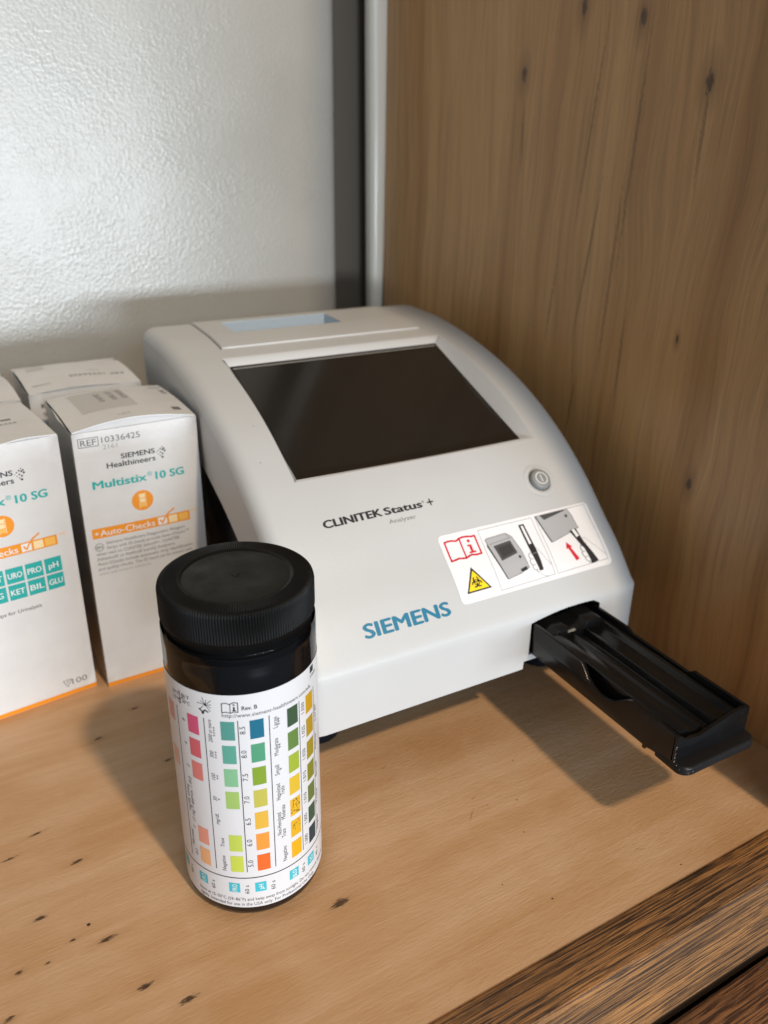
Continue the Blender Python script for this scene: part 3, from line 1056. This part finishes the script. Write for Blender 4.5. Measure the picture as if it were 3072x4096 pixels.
for (fx, fy) in ((20, 43), (150, 43), (20, 205), (150, 205)):
    MB().lathe([(0, 0), (11.5, 0), (12, 1), (11, 7.5), (0, 7.5)], 32, cx=fx, cy=fy).build('rubber_foot', BASE, an, AO, smooth=40)

# ------------------------------------------------------------------ the pulled-out strip tray (part of the analyser)
tray = empty('strip_tray', (0, 0, 0))
tray.parent = an
TX0, TX1 = 107.4, 145.6
ymid = [(66, 40), (66, 55.3), (-31, 55.3), (-33.5, 53.2), (-36.5, 49.6), (-40, 47.4), (-44, 46.5), (-48, 46.8), (-52, 48.6), (-56, 51.6), (-59, 53.9), (-62, 54.9), (-83.5, 54.0), (-83.8, 42), (-71, 40), (-70.5, 38.6), (-69, 38.6), (-69, 40)]
mb = MB()
mb.prism(ymid, 'x', TX0, TX0 + 1.7)
mb.build('side_wall', BLACK, tray, AO, bevel=0.3)
mb = MB()
mb.prism([(66, 41), (66, 52.4), (6, 52.4), (4, 53.8), (-20, 53.8), (-23, 52.4), (-55, 52.2), (-57.5, 54.2), (-83.6, 54.4), (-83.6, 41)], 'x', TX1 - 1.6, TX1)
mb.build('side_wall', BLACK, tray, AO, bevel=0.3)
mb = MB().box(TX0 + 1.7, TX1 - 1.6, -82, 66, 40.2, 43.0)
mb.build('tray_floor', BLACK, tray, AO)
# insert with lengthwise grooves
sec = [(112.2, 43.2), (112.2, 51.6), (114.4, 52.2), (116.6, 52.2), (117.4, 50.3), (121.8, 49.6), (123.0, 50.6), (124.4, 50.6), (125.4, 47.6), (129.8, 47.6), (130.8, 50.8), (132.2, 50.8), (133.2, 49.5), (140.0, 49.4), (141.2, 51.6), (143.2, 51.6), (143.2, 43.2)]
mb = MB().prism(sec, 'y', -80.5, -8)
mb.build('strip_insert', BLACK, tray, AO, bevel=0.35)
sec2 = [(112.2, 43.2), (112.2, 51.0), (116.0, 53.6), (121.5, 53.8), (123.5, 51.5), (130, 51.5), (132.0, 54.0), (139.0, 54.2), (143.2, 51.6), (143.2, 43.2)]
mb = MB().prism(sec2, 'y', -7.9, 60)
mb.build('insert_head', BLACK, tray, AO, bevel=0.6)
mb = MB().box(120.5, 124.6, -8.6, -7.7, 51.6, 52.4)
mb.build('white_reference_pad', mat('cream_reference_pad', (0.30, 0.28, 0.24), 0.4), tray, AO)
# notched end wall
mb = MB()
mb.prism([(TX0, 42.5), (TX1, 42.5), (TX1, 54.3), (143.0, 54.3), (142.4, 55.0), (136.5, 54.4), (130.5, 53.0), (126.5, 52.2), (119.6, 50.4), (112.6, 51.4), (109.2, 53.8), (TX0, 54.0)], 'y', -84.2, -82.6)
mb.build('end_wall', BLACK, tray, AO, bevel=0.3)
mb = MB()
out = [(TX0, -75), (TX0 - .2, -84.5)]
for k in range(7):
    a = PI + PI / 2 * k / 6
    out.append((112.2 + 5 * math.cos(a), -85.6 + 4.2 * math.sin(a)))
for k in range(7):
    a = 1.5 * PI + PI / 2 * k / 6
    out.append((141.8 + 5 * math.cos(a), -85.4 + 4.2 * math.sin(a)))
out += [(146.6, -75)]
mb.prism(out, 'z', 39.0, 42.9)
lipm = m_black('worn_black_lip', (0.016, 0.015, 0.016), 0.3, dust=0.0)
mb.build('pull_lip', lipm, tray, AO, bevel=1.1, segs=3)
# pale dust crumbs along the left edge of the lip
mb = MB()
for k in range(34):
    q = random.random()
    if q < .55:
        x, y, z = TX0 - .15 + random.random() * .5, -84.4 - random.random() * .3, 43 + random.random() * 7
    else:
        a = PI + PI / 2 * random.random()
        x, y, z = 112.2 + 5.0 * math.cos(a), -85.6 + 4.2 * math.sin(a), 39.2 + random.random() * 4
    r = 0.05 + random.random() * 0.09
    mb.add([(x + r, y, z), (x - r, y, z), (x, y + r, z), (x, y - r, z), (x, y, z + r), (x, y, z - r)], [(0, 2, 4), (2, 1, 4), (1, 3, 4), (3, 0, 4), (2, 0, 5), (1, 2, 5), (3, 1, 5), (0, 3, 5)])
o = mb.build('dust', mat('pale_dust', (0.6, 0.58, 0.54), 0.8), tray, AO)
o['kind'] = 'stuff'

# ------------------------------------------------------------------ bottle
BX, BY = -31.3, -16.7
REF = math.atan2(-241.53 - BY, -102.35 - BX)
bot = empty('test_strip_bottle', (BX, BY, 0))
tag(bot, 'black test strip bottle with ribbed screw cap and white colour chart label', 'bottle')
RL = 25.1
MB().lathe([(0, 0.8), (21.0, 0.8), (22.0, 0.0), (23.4, 0.3), (24.3, 1.2), (24.75, 2.6), (24.75, 92), (24.6, 97), (24.1, 100.5), (23.4, 102.6), (23.2, 104.3), (23.7, 105.6), (23.7, 106.6), (22.2, 107.0), (22.2, 110), (0, 110)], 128).build('bottle_body', BOTB, bot, smooth=40)
rib = [0, 0.0, 0.7, 1.0, 0.7]
NR = 172 * 5
MB().lathe([(20, 108.0), (23.6, 107.3), (23.9, 107.8), (23.9, 111.4), (24.3, 112.0), (24.75, 112.3, 0.1), (24.85, 112.7, .5), (24.85, 121.3, .5), (24.55, 122.5, .5), (23.7, 123.15, .42), (22.5, 123.35, .34), (18.6, 123.35, .24), (18.1, 123.25), (17.6, 123.0), (17.2, 122.7), (17.0, 122.7)], NR, rib=rib).build('screw_cap', CAPB, bot, smooth=75)
capo = bot.children[-1] if bot.children else None
for ch in bot.children:
    if ch.name.startswith('screw_cap'):
        capo = ch
MB().lathe([(17.2, 122.2), (17.0, 122.75), (16.6, 122.95), (10, 123.0), (1.3, 123.0), (0.9, 122.6), (0.5, 122.2), (0, 122.15)], 96).build('cap_disc', DISC, capo, smooth=40)
MB().lathe([(25.0, 94.6), (25.0, 104.6), (24.9, 108.8), (24.85, 108.9)], 128).build('clear_sleeve', FILM, bot, smooth=60)


def cylmap(rad):
    def fm(th_deg, z, h):
        th = math.radians(th_deg - (85 - z) / 64 * 1.1)
        a = REF + th
        return ((rad + h) * math.cos(a), (rad + h) * math.sin(a), z)
    return fm


lab = MB()
v, f = [], []
nt_ = 160
zs_ = [4.7, 20, 50, 80, 95.0]
for z in zs_:
    for k in range(nt_):
        a = 2 * PI * k / nt_
        v.append((RL * math.cos(a), RL * math.sin(a), z))
for j in range(len(zs_) - 1):
    for k in range(nt_):
        f.append((j * nt_ + k, j * nt_ + (k + 1) % nt_, (j + 1) * nt_ + (k + 1) % nt_, (j + 1) * nt_ + k))
label = lab.add(v, f).build('colour_chart_label', LABELW, bot, smooth=60)
DPM = 180 / PI / RL            # degrees per millimetre of arc


class CPrint(Print):
    """u in millimetres of arc"""


def cm(u, z, h):
    return cylmap(RL)(u * DPM, z, h)


U = lambda deg: deg / DPM
cc = CPrint(cm, 0.05)
rowtop = lambda k: 85.1 - 9.38 * k
CH = dict(
    uro=(-45.7, {0: (222, 88, 130), 1: (224, 104, 118), 2: (232, 134, 128), 5: (242, 162, 140), 6: (250, 186, 134)}),
    pro=(-18.3, {0: (88, 158, 148), 1: (98, 172, 154), 2: (140, 200, 154), 3: (170, 206, 114), 5: (202, 220, 94), 6: (210, 224, 88)}),
    ph=(2.4, {0: (26, 112, 142), 1: (86, 162, 126), 2: (136, 168, 52), 3: (202, 194, 88), 4: (236, 186, 70), 5: (250, 160, 66), 6: (242, 112, 46)}),
    blo=(31.0, {0: (60, 90, 66), 1: (102, 138, 70), 2: (166, 186, 60), 3: (230, 192, 56), 4: (240, 186, 42), 5: (236, 182, 38), 6: (244, 182, 26)}),
    sg=(50.7, {0: (212, 162, 28), 1: (188, 152, 32), 2: (166, 148, 38), 3: (138, 138, 42), 4: (104, 124, 60), 5: (50, 88, 70), 6: (22, 60, 74)}),
    ket=(-72.5, {0: (226, 160, 156), 2: (236, 190, 176)}))
for nm, (th, rows_) in CH.items():
    for k, c in rows_.items():
        m_ = mat('chart_%s_shade' % '_'.join(str(q) for q in c), tuple(0.84 * q for q in lin(c)[:3]), 0.4)
        cc.rect(U(th), rowtop(k) - 7.25, U(th + 10.1), rowtop(k), m_, step=1.0)
random.seed(3)
GRN = mat('dark_green_speckle', lin((52, 74, 40))[:3], 0.5)
for k, cnt in ((4, 34), (5, 9)):
    for q in range(cnt):
        u0, z0 = U(31.0 + 0.8 + random.random() * 8.4), rowtop(k) - .6 - random.random() * 6.0
        L, a = 0.12 + random.random() * 0.24, random.random() * PI
        cc.line([(u0 - L * math.cos(a), z0 - L * math.sin(a)), (u0 + L * math.cos(a), z0 + L * math.sin(a))], 0.2, GRN, 1)
cc.build('chart_colour_blocks', label)
cp = CPrint(cm, 0.05)
for th in (-57.3, -30.7, -5.8, 16.6, 42.8, 63.0):
    cp.line([(U(th), 21.6), (U(th), 85.4)], 0.28, INK, step=8)
cp.line([(-70, 18.7), (70, 18.7)], 0.42, INK, step=1.2)


def vt(s, th, zc, cap=1.35, L=None, it=0.0):
    cp.text(s, U(th), zc, cap, INK, L, rot=PI / 2, align='c', shear=it, res=2)


zc = lambda k: rowtop(k) - 3.6
IT = 0.22
vt('2000 or more', -25.0, 80.8, 1.35, 8.8, IT); vt('++++', -22.0, 80.8, 1.2, 3.8)
vt('300', -25.0, 71.6, 1.35, 2.8, IT); vt('+++', -22.0, 71.6, 1.2, 2.9)
vt('100', -25.2, 62.5, 1.35, 2.8, IT); vt('++', -22.2, 62.5, 1.2, 1.9)
vt('30', -25.4, 53.2, 1.35, 1.9, IT); vt('+', -22.4, 53.2, 1.2, 1.0)
vt('mg/dL', -25.0, 44.5, 1.3, 4.8, IT); vt('Trace', -22.2, 34.4, 1.4, 4.0); vt('Negative', -22.2, 25.0, 1.4, 6.9)
vt('8', -48.6, zc(0), 1.35, 1.0, IT); vt('4', -48.7, zc(1), 1.35, 1.0, IT); vt('2', -48.8, zc(2), 1.35, 1.0, IT)
vt('mg/dL Urine', -52.2, 48.4, 1.35, 11.4, IT); vt('(1 mg = approx. 1 EU)', -48.4, 48.6, 1.35, 19.0, IT)
vt('Normal', -52.3, 30.6, 1.35, 7.4, IT); vt('1', -48.8, 36.2, 1.3, 0.7, IT); vt('0.2', -48.9, 24.6, 1.35, 2.6, IT)
for k, s_ in enumerate(('8.5', '8.0', '7.5', '7.0', '6.5', '6.0', '5.0')):
    vt(s_, -0.8, zc(k) + .1, 1.75, 3.0)
for s_, th, z_, L in (('Large', 22.8, 82.0, 4.4), ('+++', 25.6, 82.0, 2.9), ('Moderate', 22.8, 72.3, 6.9), ('++', 25.6, 72.3, 1.9), ('Small', 22.8, 62.8, 4.2), ('+', 25.6, 62.8, 1.0),
                      ('Hemolyzed', 22.9, 53.6, 6.9), ('Trace', 26.4, 53.6, 3.7), ('Non-Hemolyzed', 22.6, 39.8, 9.8), ('Moderate', 26.4, 44.2, 6.2), ('Trace', 26.2, 35.0, 3.7), ('Negative', 26.4, 25.6, 6.7)):
    vt(s_, th, z_, 1.55, L)
for k, s_ in enumerate(('1.030', '1.025', '1.020', '1.015', '1.010', '1.005', '1.000')):
    vt(s_, 48.6, zc(k) + .1, 1.6, 4.4)
for k, s_ in enumerate(('Negative', 'Trace', 'Small', 'Moderate', 'Large')):
    vt(s_, 66.8, 26 + 12.0 * k, 1.3, 6.5)
for th, s_ in ((-45.0, 'URO'), (-16.7, 'PRO'), (4.0, 'pH'), (32.6, 'BLO'), (52.3, 'SG'), (-70.5, 'KET')):
    u = U(th)
    cp.rect(u - 1.95, 11.9, u + 1.95, 16.2, TAGTEAL, step=1.0)
    cp.text(s_, u + 0.95, 14.05, 1.75, WHITEINK, 3.3 if len(s_) == 3 else 2.3, rot=PI / 2, align='c', layer=1, bold=0.01, res=2)
    vt('60 s' if s_ != 'SG' else '45 s', th + 11.5, 13.3, 1.5, 4.0)
cp.text('Store at 15–30°C (59–86°F) and keep away from sunlight. Do not remove desiccant. Close', U(-50.5), 7.9, 1.42, INK, 60.0, res=2)
cp.text('tightly. Intended for use in the USA only. For Professional Use Only.', U(-50.0), 5.6, 1.42, INK, 46.4, res=2)
cp.text('http://www.siemens-healthineers.com/eifu', U(-16.6), 86.75, 1.42, INK, 32.6, res=2)
cp.text('Rev. B', U(-2.4), 89.3, 1.5, INK, 4.7, bold=0.02)
b0, b1 = U(-16.4), U(-5.1)
bm_ = (b0 + b1) / 2 + .1
cp.line([(b0, 91.9), (b0 + 1.3, 92.2), (bm_ - .2, 91.7), (bm_ + .2, 91.9), (b1 - 1.2, 92.4), (b1, 92.2), (b1, 88.7), (b1 - 1.2, 88.9), (bm_, 88.4), (b0 + 1.3, 88.8), (b0, 88.5)], 0.3, INK, closed=True)
cp.line([(bm_, 91.8), (bm_, 88.5)], 0.25, INK)
cp.disc((bm_ + b1) / 2, 91.5, 0.33, INK, n=10)
cp.rect((bm_ + b1) / 2 - .25, 89.3, (bm_ + b1) / 2 + .3, 90.8, INK)
cp.rect((bm_ + b1) / 2 - .6, 89.2, (bm_ + b1) / 2 + .65, 89.5, INK, .3)
su, sz = U(-28.6), 90.6
for k in range(11):
    a = k * 2 * PI / 11 + 0.2
    if 3.5 < a < 4.9:
        continue
    r1_ = 2.8 if k % 2 else 2.0
    cp.line([(su + .35 * math.cos(a), sz + .35 * math.sin(a)), (su + r1_ * math.cos(a), sz + r1_ * math.sin(a))], 0.2, INK)
cp.disc(su, sz, 0.45, INK, n=12)
cp.line([(su - 2.2, 88.6), (su - 0.9, 87.7), (su - 0.2, 88.6), (su + .8, 88.0)], 0.5, INK)
cp.line([(su - 1.9, 88.7), (su - .8, 90.0)], 0.2, INK)
cp.disc(su - 1.0, 87.4, 0.5, INK, n=12)
tu_ = U(-52.2)
cp.line([(tu_, 92.2), (tu_, 88.0)], 0.35, INK)
cp.disc(tu_, 87.6, 0.4, INK, n=10)
cp.line([(tu_ - 1.6, 88.9), (tu_, 88.6), (tu_ + 1.0, 90.1), (tu_ + 2.4, 90.0)], 0.22, INK)
cp.text('86°F', U(-50.2), 90.4, 1.35, INK, 3.4, res=2)
cp.text('30°C', U(-49.8), 88.2, 1.35, INK, 3.5, res=2)
cp.text('59°F', U(-61.0), 90.0, 1.35, INK, 3.4, res=2)
cp.text('15°C', U(-60.5), 87.8, 1.35, INK, 3.5, res=2)
cp.rect(U(58.0), 91.8, U(63.5), 94.2, INK)
cp.text('STRIPS', U(58.0), 89.9, 1.1, INK, 4.5, res=2)
cp.build('chart_lettering', label)

# ------------------------------------------------------------------ cartons
BW, BH, BD = 55.6, 131.6, 56.5


def lid_mesh(name, parent, fz, H, x0=0.3, x1=BW - 0.3, y0=0.0, y1=BD, n=24, thick=0.55):
    v, f = [], []
    for a in range(n + 1):
        for c in range(n + 1):
            u, t_ = a / n, c / n
            v.append((x0 + (x1 - x0) * u, y0 + (y1 - y0) * t_, H + fz(u, t_)))
    q = n + 1
    m_ = len(v)
    v += [(x, y, z - thick) for x, y, z in v]
    for a in range(n):
        for c in range(n):
            i0 = a * q + c
            f.append((i0, i0 + q, i0 + q + 1, i0 + 1))
            f.append((m_ + i0, m_ + i0 + 1, m_ + i0 + q + 1, m_ + i0 + q))
    for a in range(n):
        for (i0, i1) in ((a * q, (a + 1) * q), ((a + 1) * q + n, a * q + n), (a + 1, a), (n * q + a, n * q + a + 1)):
            f.append((i0, m_ + i0, m_ + i1, i1))
    o = mesh_obj(name, v, f, CARD, parent, smooth=40)
    fix_normals(o)
    return o


def carton(rx, ry, ang, label_, H, fz, tuck=True):
    """rx, ry: front right bottom corner"""
    ox, oy = rx - BW * math.cos(ang), ry - BW * math.sin(ang)
    t_ = empty('test_strip_carton', (ox, oy, 0), ang)
    tag(t_, label_, 'carton', 'white test strip cartons beside the analyzer')
    mb = MB()
    th = 0.6
    # four walls, open at the top, slightly bulging front
    nz_, nx_ = 10, 8
    v, f = [], []
    for j in range(nz_ + 1):
        for i in range(nx_ + 1):
            u, w_ = i / nx_, j / nz_
            v.append((BW * u, -0.7 * math.sin(PI * u) * math.sin(PI * w_) ** 0.7, H * w_))
    for j in range(nz_):
        for i in range(nx_):
            a = j * (nx_ + 1) + i
            f.append((a, a + 1, a + nx_ + 2, a + nx_ + 1))
    mb.add(v, f)
    mb.add([(BW, 0, 0), (BW, BD, 0), (BW, BD, H), (BW, 0, H)], [(0, 1, 2, 3)])
    mb.add([(0, BD, 0), (0, 0, 0), (0, 0, H), (0, BD, H)], [(0, 1, 2, 3)])
    mb.add([(BW, BD, 0), (0, BD, 0), (0, BD, H), (BW, BD, H)], [(0, 1, 2, 3)])
    mb.add([(0, 0, 0), (BW, 0, 0), (BW, BD, 0), (0, BD, 0)], [(3, 2, 1, 0)])
    bo = mesh_obj('carton_body', mb.v, mb.f, CARD, t_, None, (0, 0, 0), smooth=40)
    # weld and fold softness
    bm = bmesh.new()
    bm.from_mesh(bo.data)
    bmesh.ops.remove_doubles(bm, verts=bm.verts, dist=0.02 * S)
    bmesh.ops.recalc_face_normals(bm, faces=bm.faces)
    bm.to_mesh(bo.data)
    bm.free()
    ld = lid_mesh('lid_flap', t_, fz, H)
    if tuck:
        n = 20
        v, f = [], []
        for k in range(n + 1):
            u = k / n
            x = 0.8 + (BW - 1.6) * u
            z = H + fz(u, 0) - 0.3
            v += [(x, 0.35, z), (x, 0.9, z - 2.0), (x, 1.4, H - 9)]
        for k in range(n):
            for a in range(2):
                f.append((k * 3 + a, k * 3 + a + 1, k * 3 + 4 + a, k * 3 + 3 + a))
        mesh_obj('tuck_flap', v, f, CARD, t_, None, (0, 0, 0), smooth=60)
    return t_, bo, ld


def bulge(u, z, H):
    uu = min(1, max(0, u / BW))
    ww = min(1, max(0, z / H))
    # piecewise-linear like the front grid
    def lerp(fn, t, n):
        k = min(n - 1, int(t * n))
        q = t * n - k
        return fn(k / n) * (1 - q) + fn((k + 1) / n) * q
    return -0.7 * lerp(lambda a: math.sin(PI * a), uu, 8) * lerp(lambda a: max(0, math.sin(PI * a)) ** 0.7, ww, 10)


def front_print(t_, bo, H, second):
    fm = lambda u, z, h: (u, bulge(u, z, H) - h - 0.03, z)
    p = Print(fm, 0.07)
    p.rect(0.0, 0.15, BW, 2.4, ORANGE, step=3)
    p.build('base_band', bo)
    p = Print(fm, 0.07)
    # reference line
    p.line([(2.3, 125.0), (10.8, 125.0), (10.8, 129.0), (2.3, 129.0)], 0.28, GREYINK, closed=True)
    p.text('REF', 3.2, 125.6, 2.7, GREYINK, 6.7, bold=0.01)
    p.text('10336425', 12.2, 125.9, 2.7, GREYINK, 17.0)
    p.text('2161', 12.4, 122.8, 2.2, PALEINK, 6.3)
    p.text('SIEMENS', 19.7, 117.3, 2.3, INK, 15.2, bold=0.028)
    p.text('Healthineers', 13.1, 113.75, 2.5, INK, 21.8, bold=0.02)
    for (a, b_, r) in ((36.6, 118.7, .3), (37.6, 119.4, .38), (38.5, 120.1, .3), (38.6, 118.9, .42), (39.5, 118.2, .46), (37.6, 117.7, .36), (38.5, 116.9, .42), (36.6, 117.0, .25), (37.5, 116.1, .3), (38.3, 115.3, .5), (35.8, 117.9, .2), (39.3, 119.4, .38)):
        p.disc(a, b_ - .6, r, INK, n=10)
    p.text('Multistix', 6.0, 104.9, 3.6, TEAL, 23.8, bold=0.045)
    p.text('®', 30.3, 106.8, 2.0, TEAL, 2.3)
    p.text('10 SG', 34.2, 104.6, 3.6, TEAL, 13.2, bold=0.045)
    p.disc(26.9, 95.5, 4.95, ORANGE, n=40)
    for (a0, a1) in ((25.35, 25.65), (28.15, 28.45)):
        p.rect(a0, 91.9, a1, 99.1, CREAM, 1)
    for z0, m_ in ((96.8, CREAM), (94.5, CREAM), (92.3, ORANGE2)):
        p.rect(25.8, z0, 28.0, z0 + 2.0, m_, 1)
    main, p = p, Print(fm, 0.07)
    p.rect(2.7, 80.8, 48.4, 85.7, ORANGE, step=4)
    p.text('+', 3.7, 82.1, 2.2, WHITEINK, 2.0, layer=1, bold=0.03)
    p.text('Auto-Checks', 6.2, 81.7, 3.0, WHITEINK, 25.2, layer=1, bold=0.012)
    p.rect(32.9, 81.4, 37.2, 85.1, WHITEINK, 1)
    p.rect(38.1, 81.4, 42.3, 85.1, CREAM, 1)
    p.rect(43.0, 81.4, 47.5, 85.1, ORANGE2, 1)
    p.line([(33.9, 83.8), (35.0, 82.2), (36.2, 84.3), (38.2, 86.7), (41.0, 88.4)], 0.75, ORANGE, 2)
    p.text('TM', 49.0, 84.6, 1.35, ORANGE2, 3.0)
    p.build('orange_banner', bo)
    p = main
    if not second:
        for r, row in enumerate((('LEU', 'NIT', 'URO', 'PRO', 'pH'), ('BLO', 'SG', 'KET', 'BIL', 'GLU'))):
            for c, s_ in enumerate(row):
                x = 41.2 - 8.35 * (4 - c)
                z = 67.7 - 8.3 * r
                p.rect(x, z, x + 7.4, z + 7.4, TEAL, step=4)
                p.text(s_, x + 3.7, z + 2.3, 2.75, WHITEINK, 5.9 if len(s_) == 3 else 4.2, align='c', layer=1, bold=0.018)
        p.text('Reagent Strips for Urinalysis', 37.0, 52.4, 1.75, INK, 31.0, align='r')
        p.line([(40.3, 8.9), (44.4, 8.9), (42.2, 5.0)], 0.28, GREYINK, closed=True)
        p.text('Σ', 41.9, 7.0, 1.3, GREYINK, 1.0)
        p.text('100', 44.4, 5.7, 3.0, GREYINK, 7.2)
    else:
        p.ring(5.0, 76.3, 1.75, 2.0, GREYINK, n=24)
        p.text('EN', 3.75, 75.6, 1.4, GREYINK, 2.5, bold=0.02)
        L = [('Siemens Healthcare Diagnostics Reagent', 8.2, 45.4), ('Strips with ID bands provide Auto-Checks™', 8.2, 47.3), ('when read on CLINITEK Status®+, CLINITEK', 3.2, 42.5),
             ('Advantus® or Atellica® LumiQ Analyzers.', 3.2, 40.0), ('Auto-Checks include automatic strip identification', 3.2, 48.6), ('and quality checks. The ID band can be missed with', 3.2, 48.2), ('urine and control solutions.', 3.2, 27.6)]
        for k, (s_, x0, x1) in enumerate(L):
            p.text(s_, x0, 77.2 - 2.55 * k, 1.5, PALEINK if k == 6 else GREYINK, x1 - x0, res=2)
    p.build('front_print', bo)


def lines_on_lid(ld, fz, H, items):
    p = Print(lambda u, t_, h: (0.3 + (BW - .6) * u, BD * t_, H + fz(u, t_) + h + .03), 0.06)
    for kind, a in items:
        if kind == 't':
            s_, u, t_, cap, wd, rot, m_ = a
            # texts are laid out in millimetres, then turned into lid coordinates
            v, f = glyphs(s_, 0.0, 0.0, 2)
            x0, x1 = min(q for q, _ in v), max(q for q, _ in v)
            c, sn = math.cos(rot), math.sin(rot)
            pts = []
            for q, r in v:
                X, Y = (q - x0) * wd / (x1 - x0), r * cap / 0.69
                pts.append((u + (X * c - Y * sn) / BW, t_ + (X * sn + Y * c) / BD))
            p.raw(pts, f, m_)
        else:
            u0, t0, u1, t1, m_ = a
            q_ = Print(p.fm, 0.04)
            q_.rect(u0, t0, u1, t1, m_, step=0.08)
            q_.build('printed_patch', ld)
    p.build('lid_print', ld)


# front carton (left), cut by the picture edge
fzA = lambda u, t_: 0.25 + 0.5 * math.sin(PI * t_) + (0.9 * max(0, 1 - abs(u - 0.72) / 0.25) * max(0, 1 - t_ * 5)) + 0.35 * math.sin(9 * u) * max(0, 1 - t_ * 7)
tA, bA, lA = carton(-62.07, 122.77, 0.137, 'white carton with teal abbreviation squares at the left picture edge, nearest of its group', 131.3, fzA)
front_print(tA, bA, 131.3, False)
lines_on_lid(lA, fzA, 131.3, [('r', (0.50, 0.70, 0.62, 0.73, PALEINK)), ('t', ('LOT 206031', 0.42, 0.60, 2.0, 13, 0, GREYINK)), ('t', ('2026-09-30', 0.45, 0.52, 2.0, 13, 0, GREYINK)), ('r', (0.72, 0.52, 0.80, 0.56, GREYINK)), ('t', ('10336425', 0.55, 0.42, 2.0, 15, 0, GREYINK)), ('r', (0.30, 0.80, 0.62, 0.84, PALEINK))])
# second carton, directly left of the analyser
fzB = lambda u, t_: 0.4 + 3.6 * math.sin(PI * min(1, u * 0.95 + 0.03)) * (1 - 0.55 * t_) + 1.0 * math.sin(PI * t_)
tB, bB, lB = carton(-1.5, 121.15, 0.042, 'white carton with paragraph of small print and bowed lid, between bottle and analyzer', 131.6, fzB)
front_print(tB, bB, 131.6, True)
lines_on_lid(lB, fzB, 131.6, [('r', (0.16, 0.30, 0.62, 0.94, mat('lid_varnish_patch', (0.56, 0.55, 0.535), 0.45))), ('t', ('2026-09-30', 0.36, 0.82, 2.6, 17, -PI / 2, GREYINK)), ('t', ('LOT 206031', 0.47, 0.86, 2.6, 19, -PI / 2, GREYINK)), ('t', ('10336425', 0.56, 0.88, 2.6, 19, -PI / 2, GREYINK)),
                          ('t', ('EXP', 0.88, 0.86, 2.2, 6, 0, GREYINK)), ('t', ('206031', 0.93, 0.78, 2.4, 9, -PI / 2, GREYINK)), ('r', (0.86, 0.12, 0.93, 0.20, GREYINK)), ('t', ('LOT', 0.40, 0.10, 1.8, 6, 0, PALEINK))])
# loose dust flap on its left side
v = [(0.2, 8, 131.0), (-2.2, 16, 134.6), (-1.6, 30, 135.4), (0.2, 44, 131.2), (0.5, 8, 130.6), (-1.9, 16, 134.2), (-1.3, 30, 135.0), (0.5, 44, 130.8)]
o = mesh_obj('dust_flap', v, [(0, 1, 2, 3), (4, 7, 6, 5), (0, 4, 5, 1), (1, 5, 6, 2), (2, 6, 7, 3)], CARD, tB)
fix_normals(o)
# carton behind, its lid rolling down to the right
fzC = lambda u, t_: 0.3 + 1.6 * math.sin(PI * min(1, u * 1.15)) + (-9.5 * ((u - 0.72) / 0.28) ** 2 * 0 if u < 0.72 else 0.0) - (4.0 * ((t_ - .75) / .25) ** 2 if t_ > .75 else 0) * 0.4 + 1.2 * math.sin(PI * t_)
tC, bC, lC = carton(-9.6, 190.5, 0.035, 'white carton in the back row by the wall, half hidden behind the bowed lid carton', 131.6, fzC)
p = Print(lambda u, z, h: (u, bulge(u, z, 131.6) - h - .03, z), 0.07)
p.rect(0, .15, BW, 2.4, ORANGE, step=3)
p.build('base_band', bC)
p = Print(lambda u, z, h: (u, bulge(u, z, 131.6) - h - .03, z), 0.07)
p.text('Ketone:', 5.2, 124.2, 2.4, INK, 12.5, bold=0.02)
p.text('97.9%', 5.4, 119.8, 2.2, GREYINK, 10.5)
p.text('Glucose: 98.5%', 8.0, 114.8, 2.2, GREYINK, 24)
for k in range(5):
    p.rect(22.0 - k, 121 - 7 * k, 52, 125.5 - 7 * k, mat('brown_print', lin((150, 96, 52))[:3], 0.5) if k % 2 == 0 else mat('tan_print', lin((196, 150, 104))[:3], 0.5))
p.build('front_print', bC)
lines_on_lid(lC, fzC, 131.6, [('t', ('REF 10336425', 0.92, 0.33, 3.2, 28, PI, GREYINK)), ('t', ('2161', 0.72, 0.46, 2.0, 6, PI, PALEINK)), ('t', ('00630414', 0.06, 0.16, 1.8, 9, 0, GREYINK)), ('r', (0.10, 0.66, 0.26, 0.88, mat('lid_varnish_patch2', (0.56, 0.56, 0.55), 0.45)))])
fzD = lambda u, t_: 0.4 + 2.2 * math.sin(PI * t_) + 1.0 * math.sin(PI * u) - 1.5 * t_
tD, bD, lD = carton(-69.3, 183.0, 0.06, 'white carton behind the teal squares carton, only its lid corner in the picture', 131.4, fzD)
p = Print(lambda u, z, h: (u, bulge(u, z, 131.4) - h - .03, z), 0.07)
p.rect(0, .15, BW, 2.4, ORANGE, step=3)
p.build('base_band', bD)
lines_on_lid(lD, fzD, 131.4, [('r', (0.80, 0.50, 0.92, 0.55, GREYINK)), ('t', ('2026-09-30', 0.60, 0.66, 2.2, 15, 0, GREYINK))])
bpy.data.objects.remove(_to)
bpy.data.curves.remove(_tc)
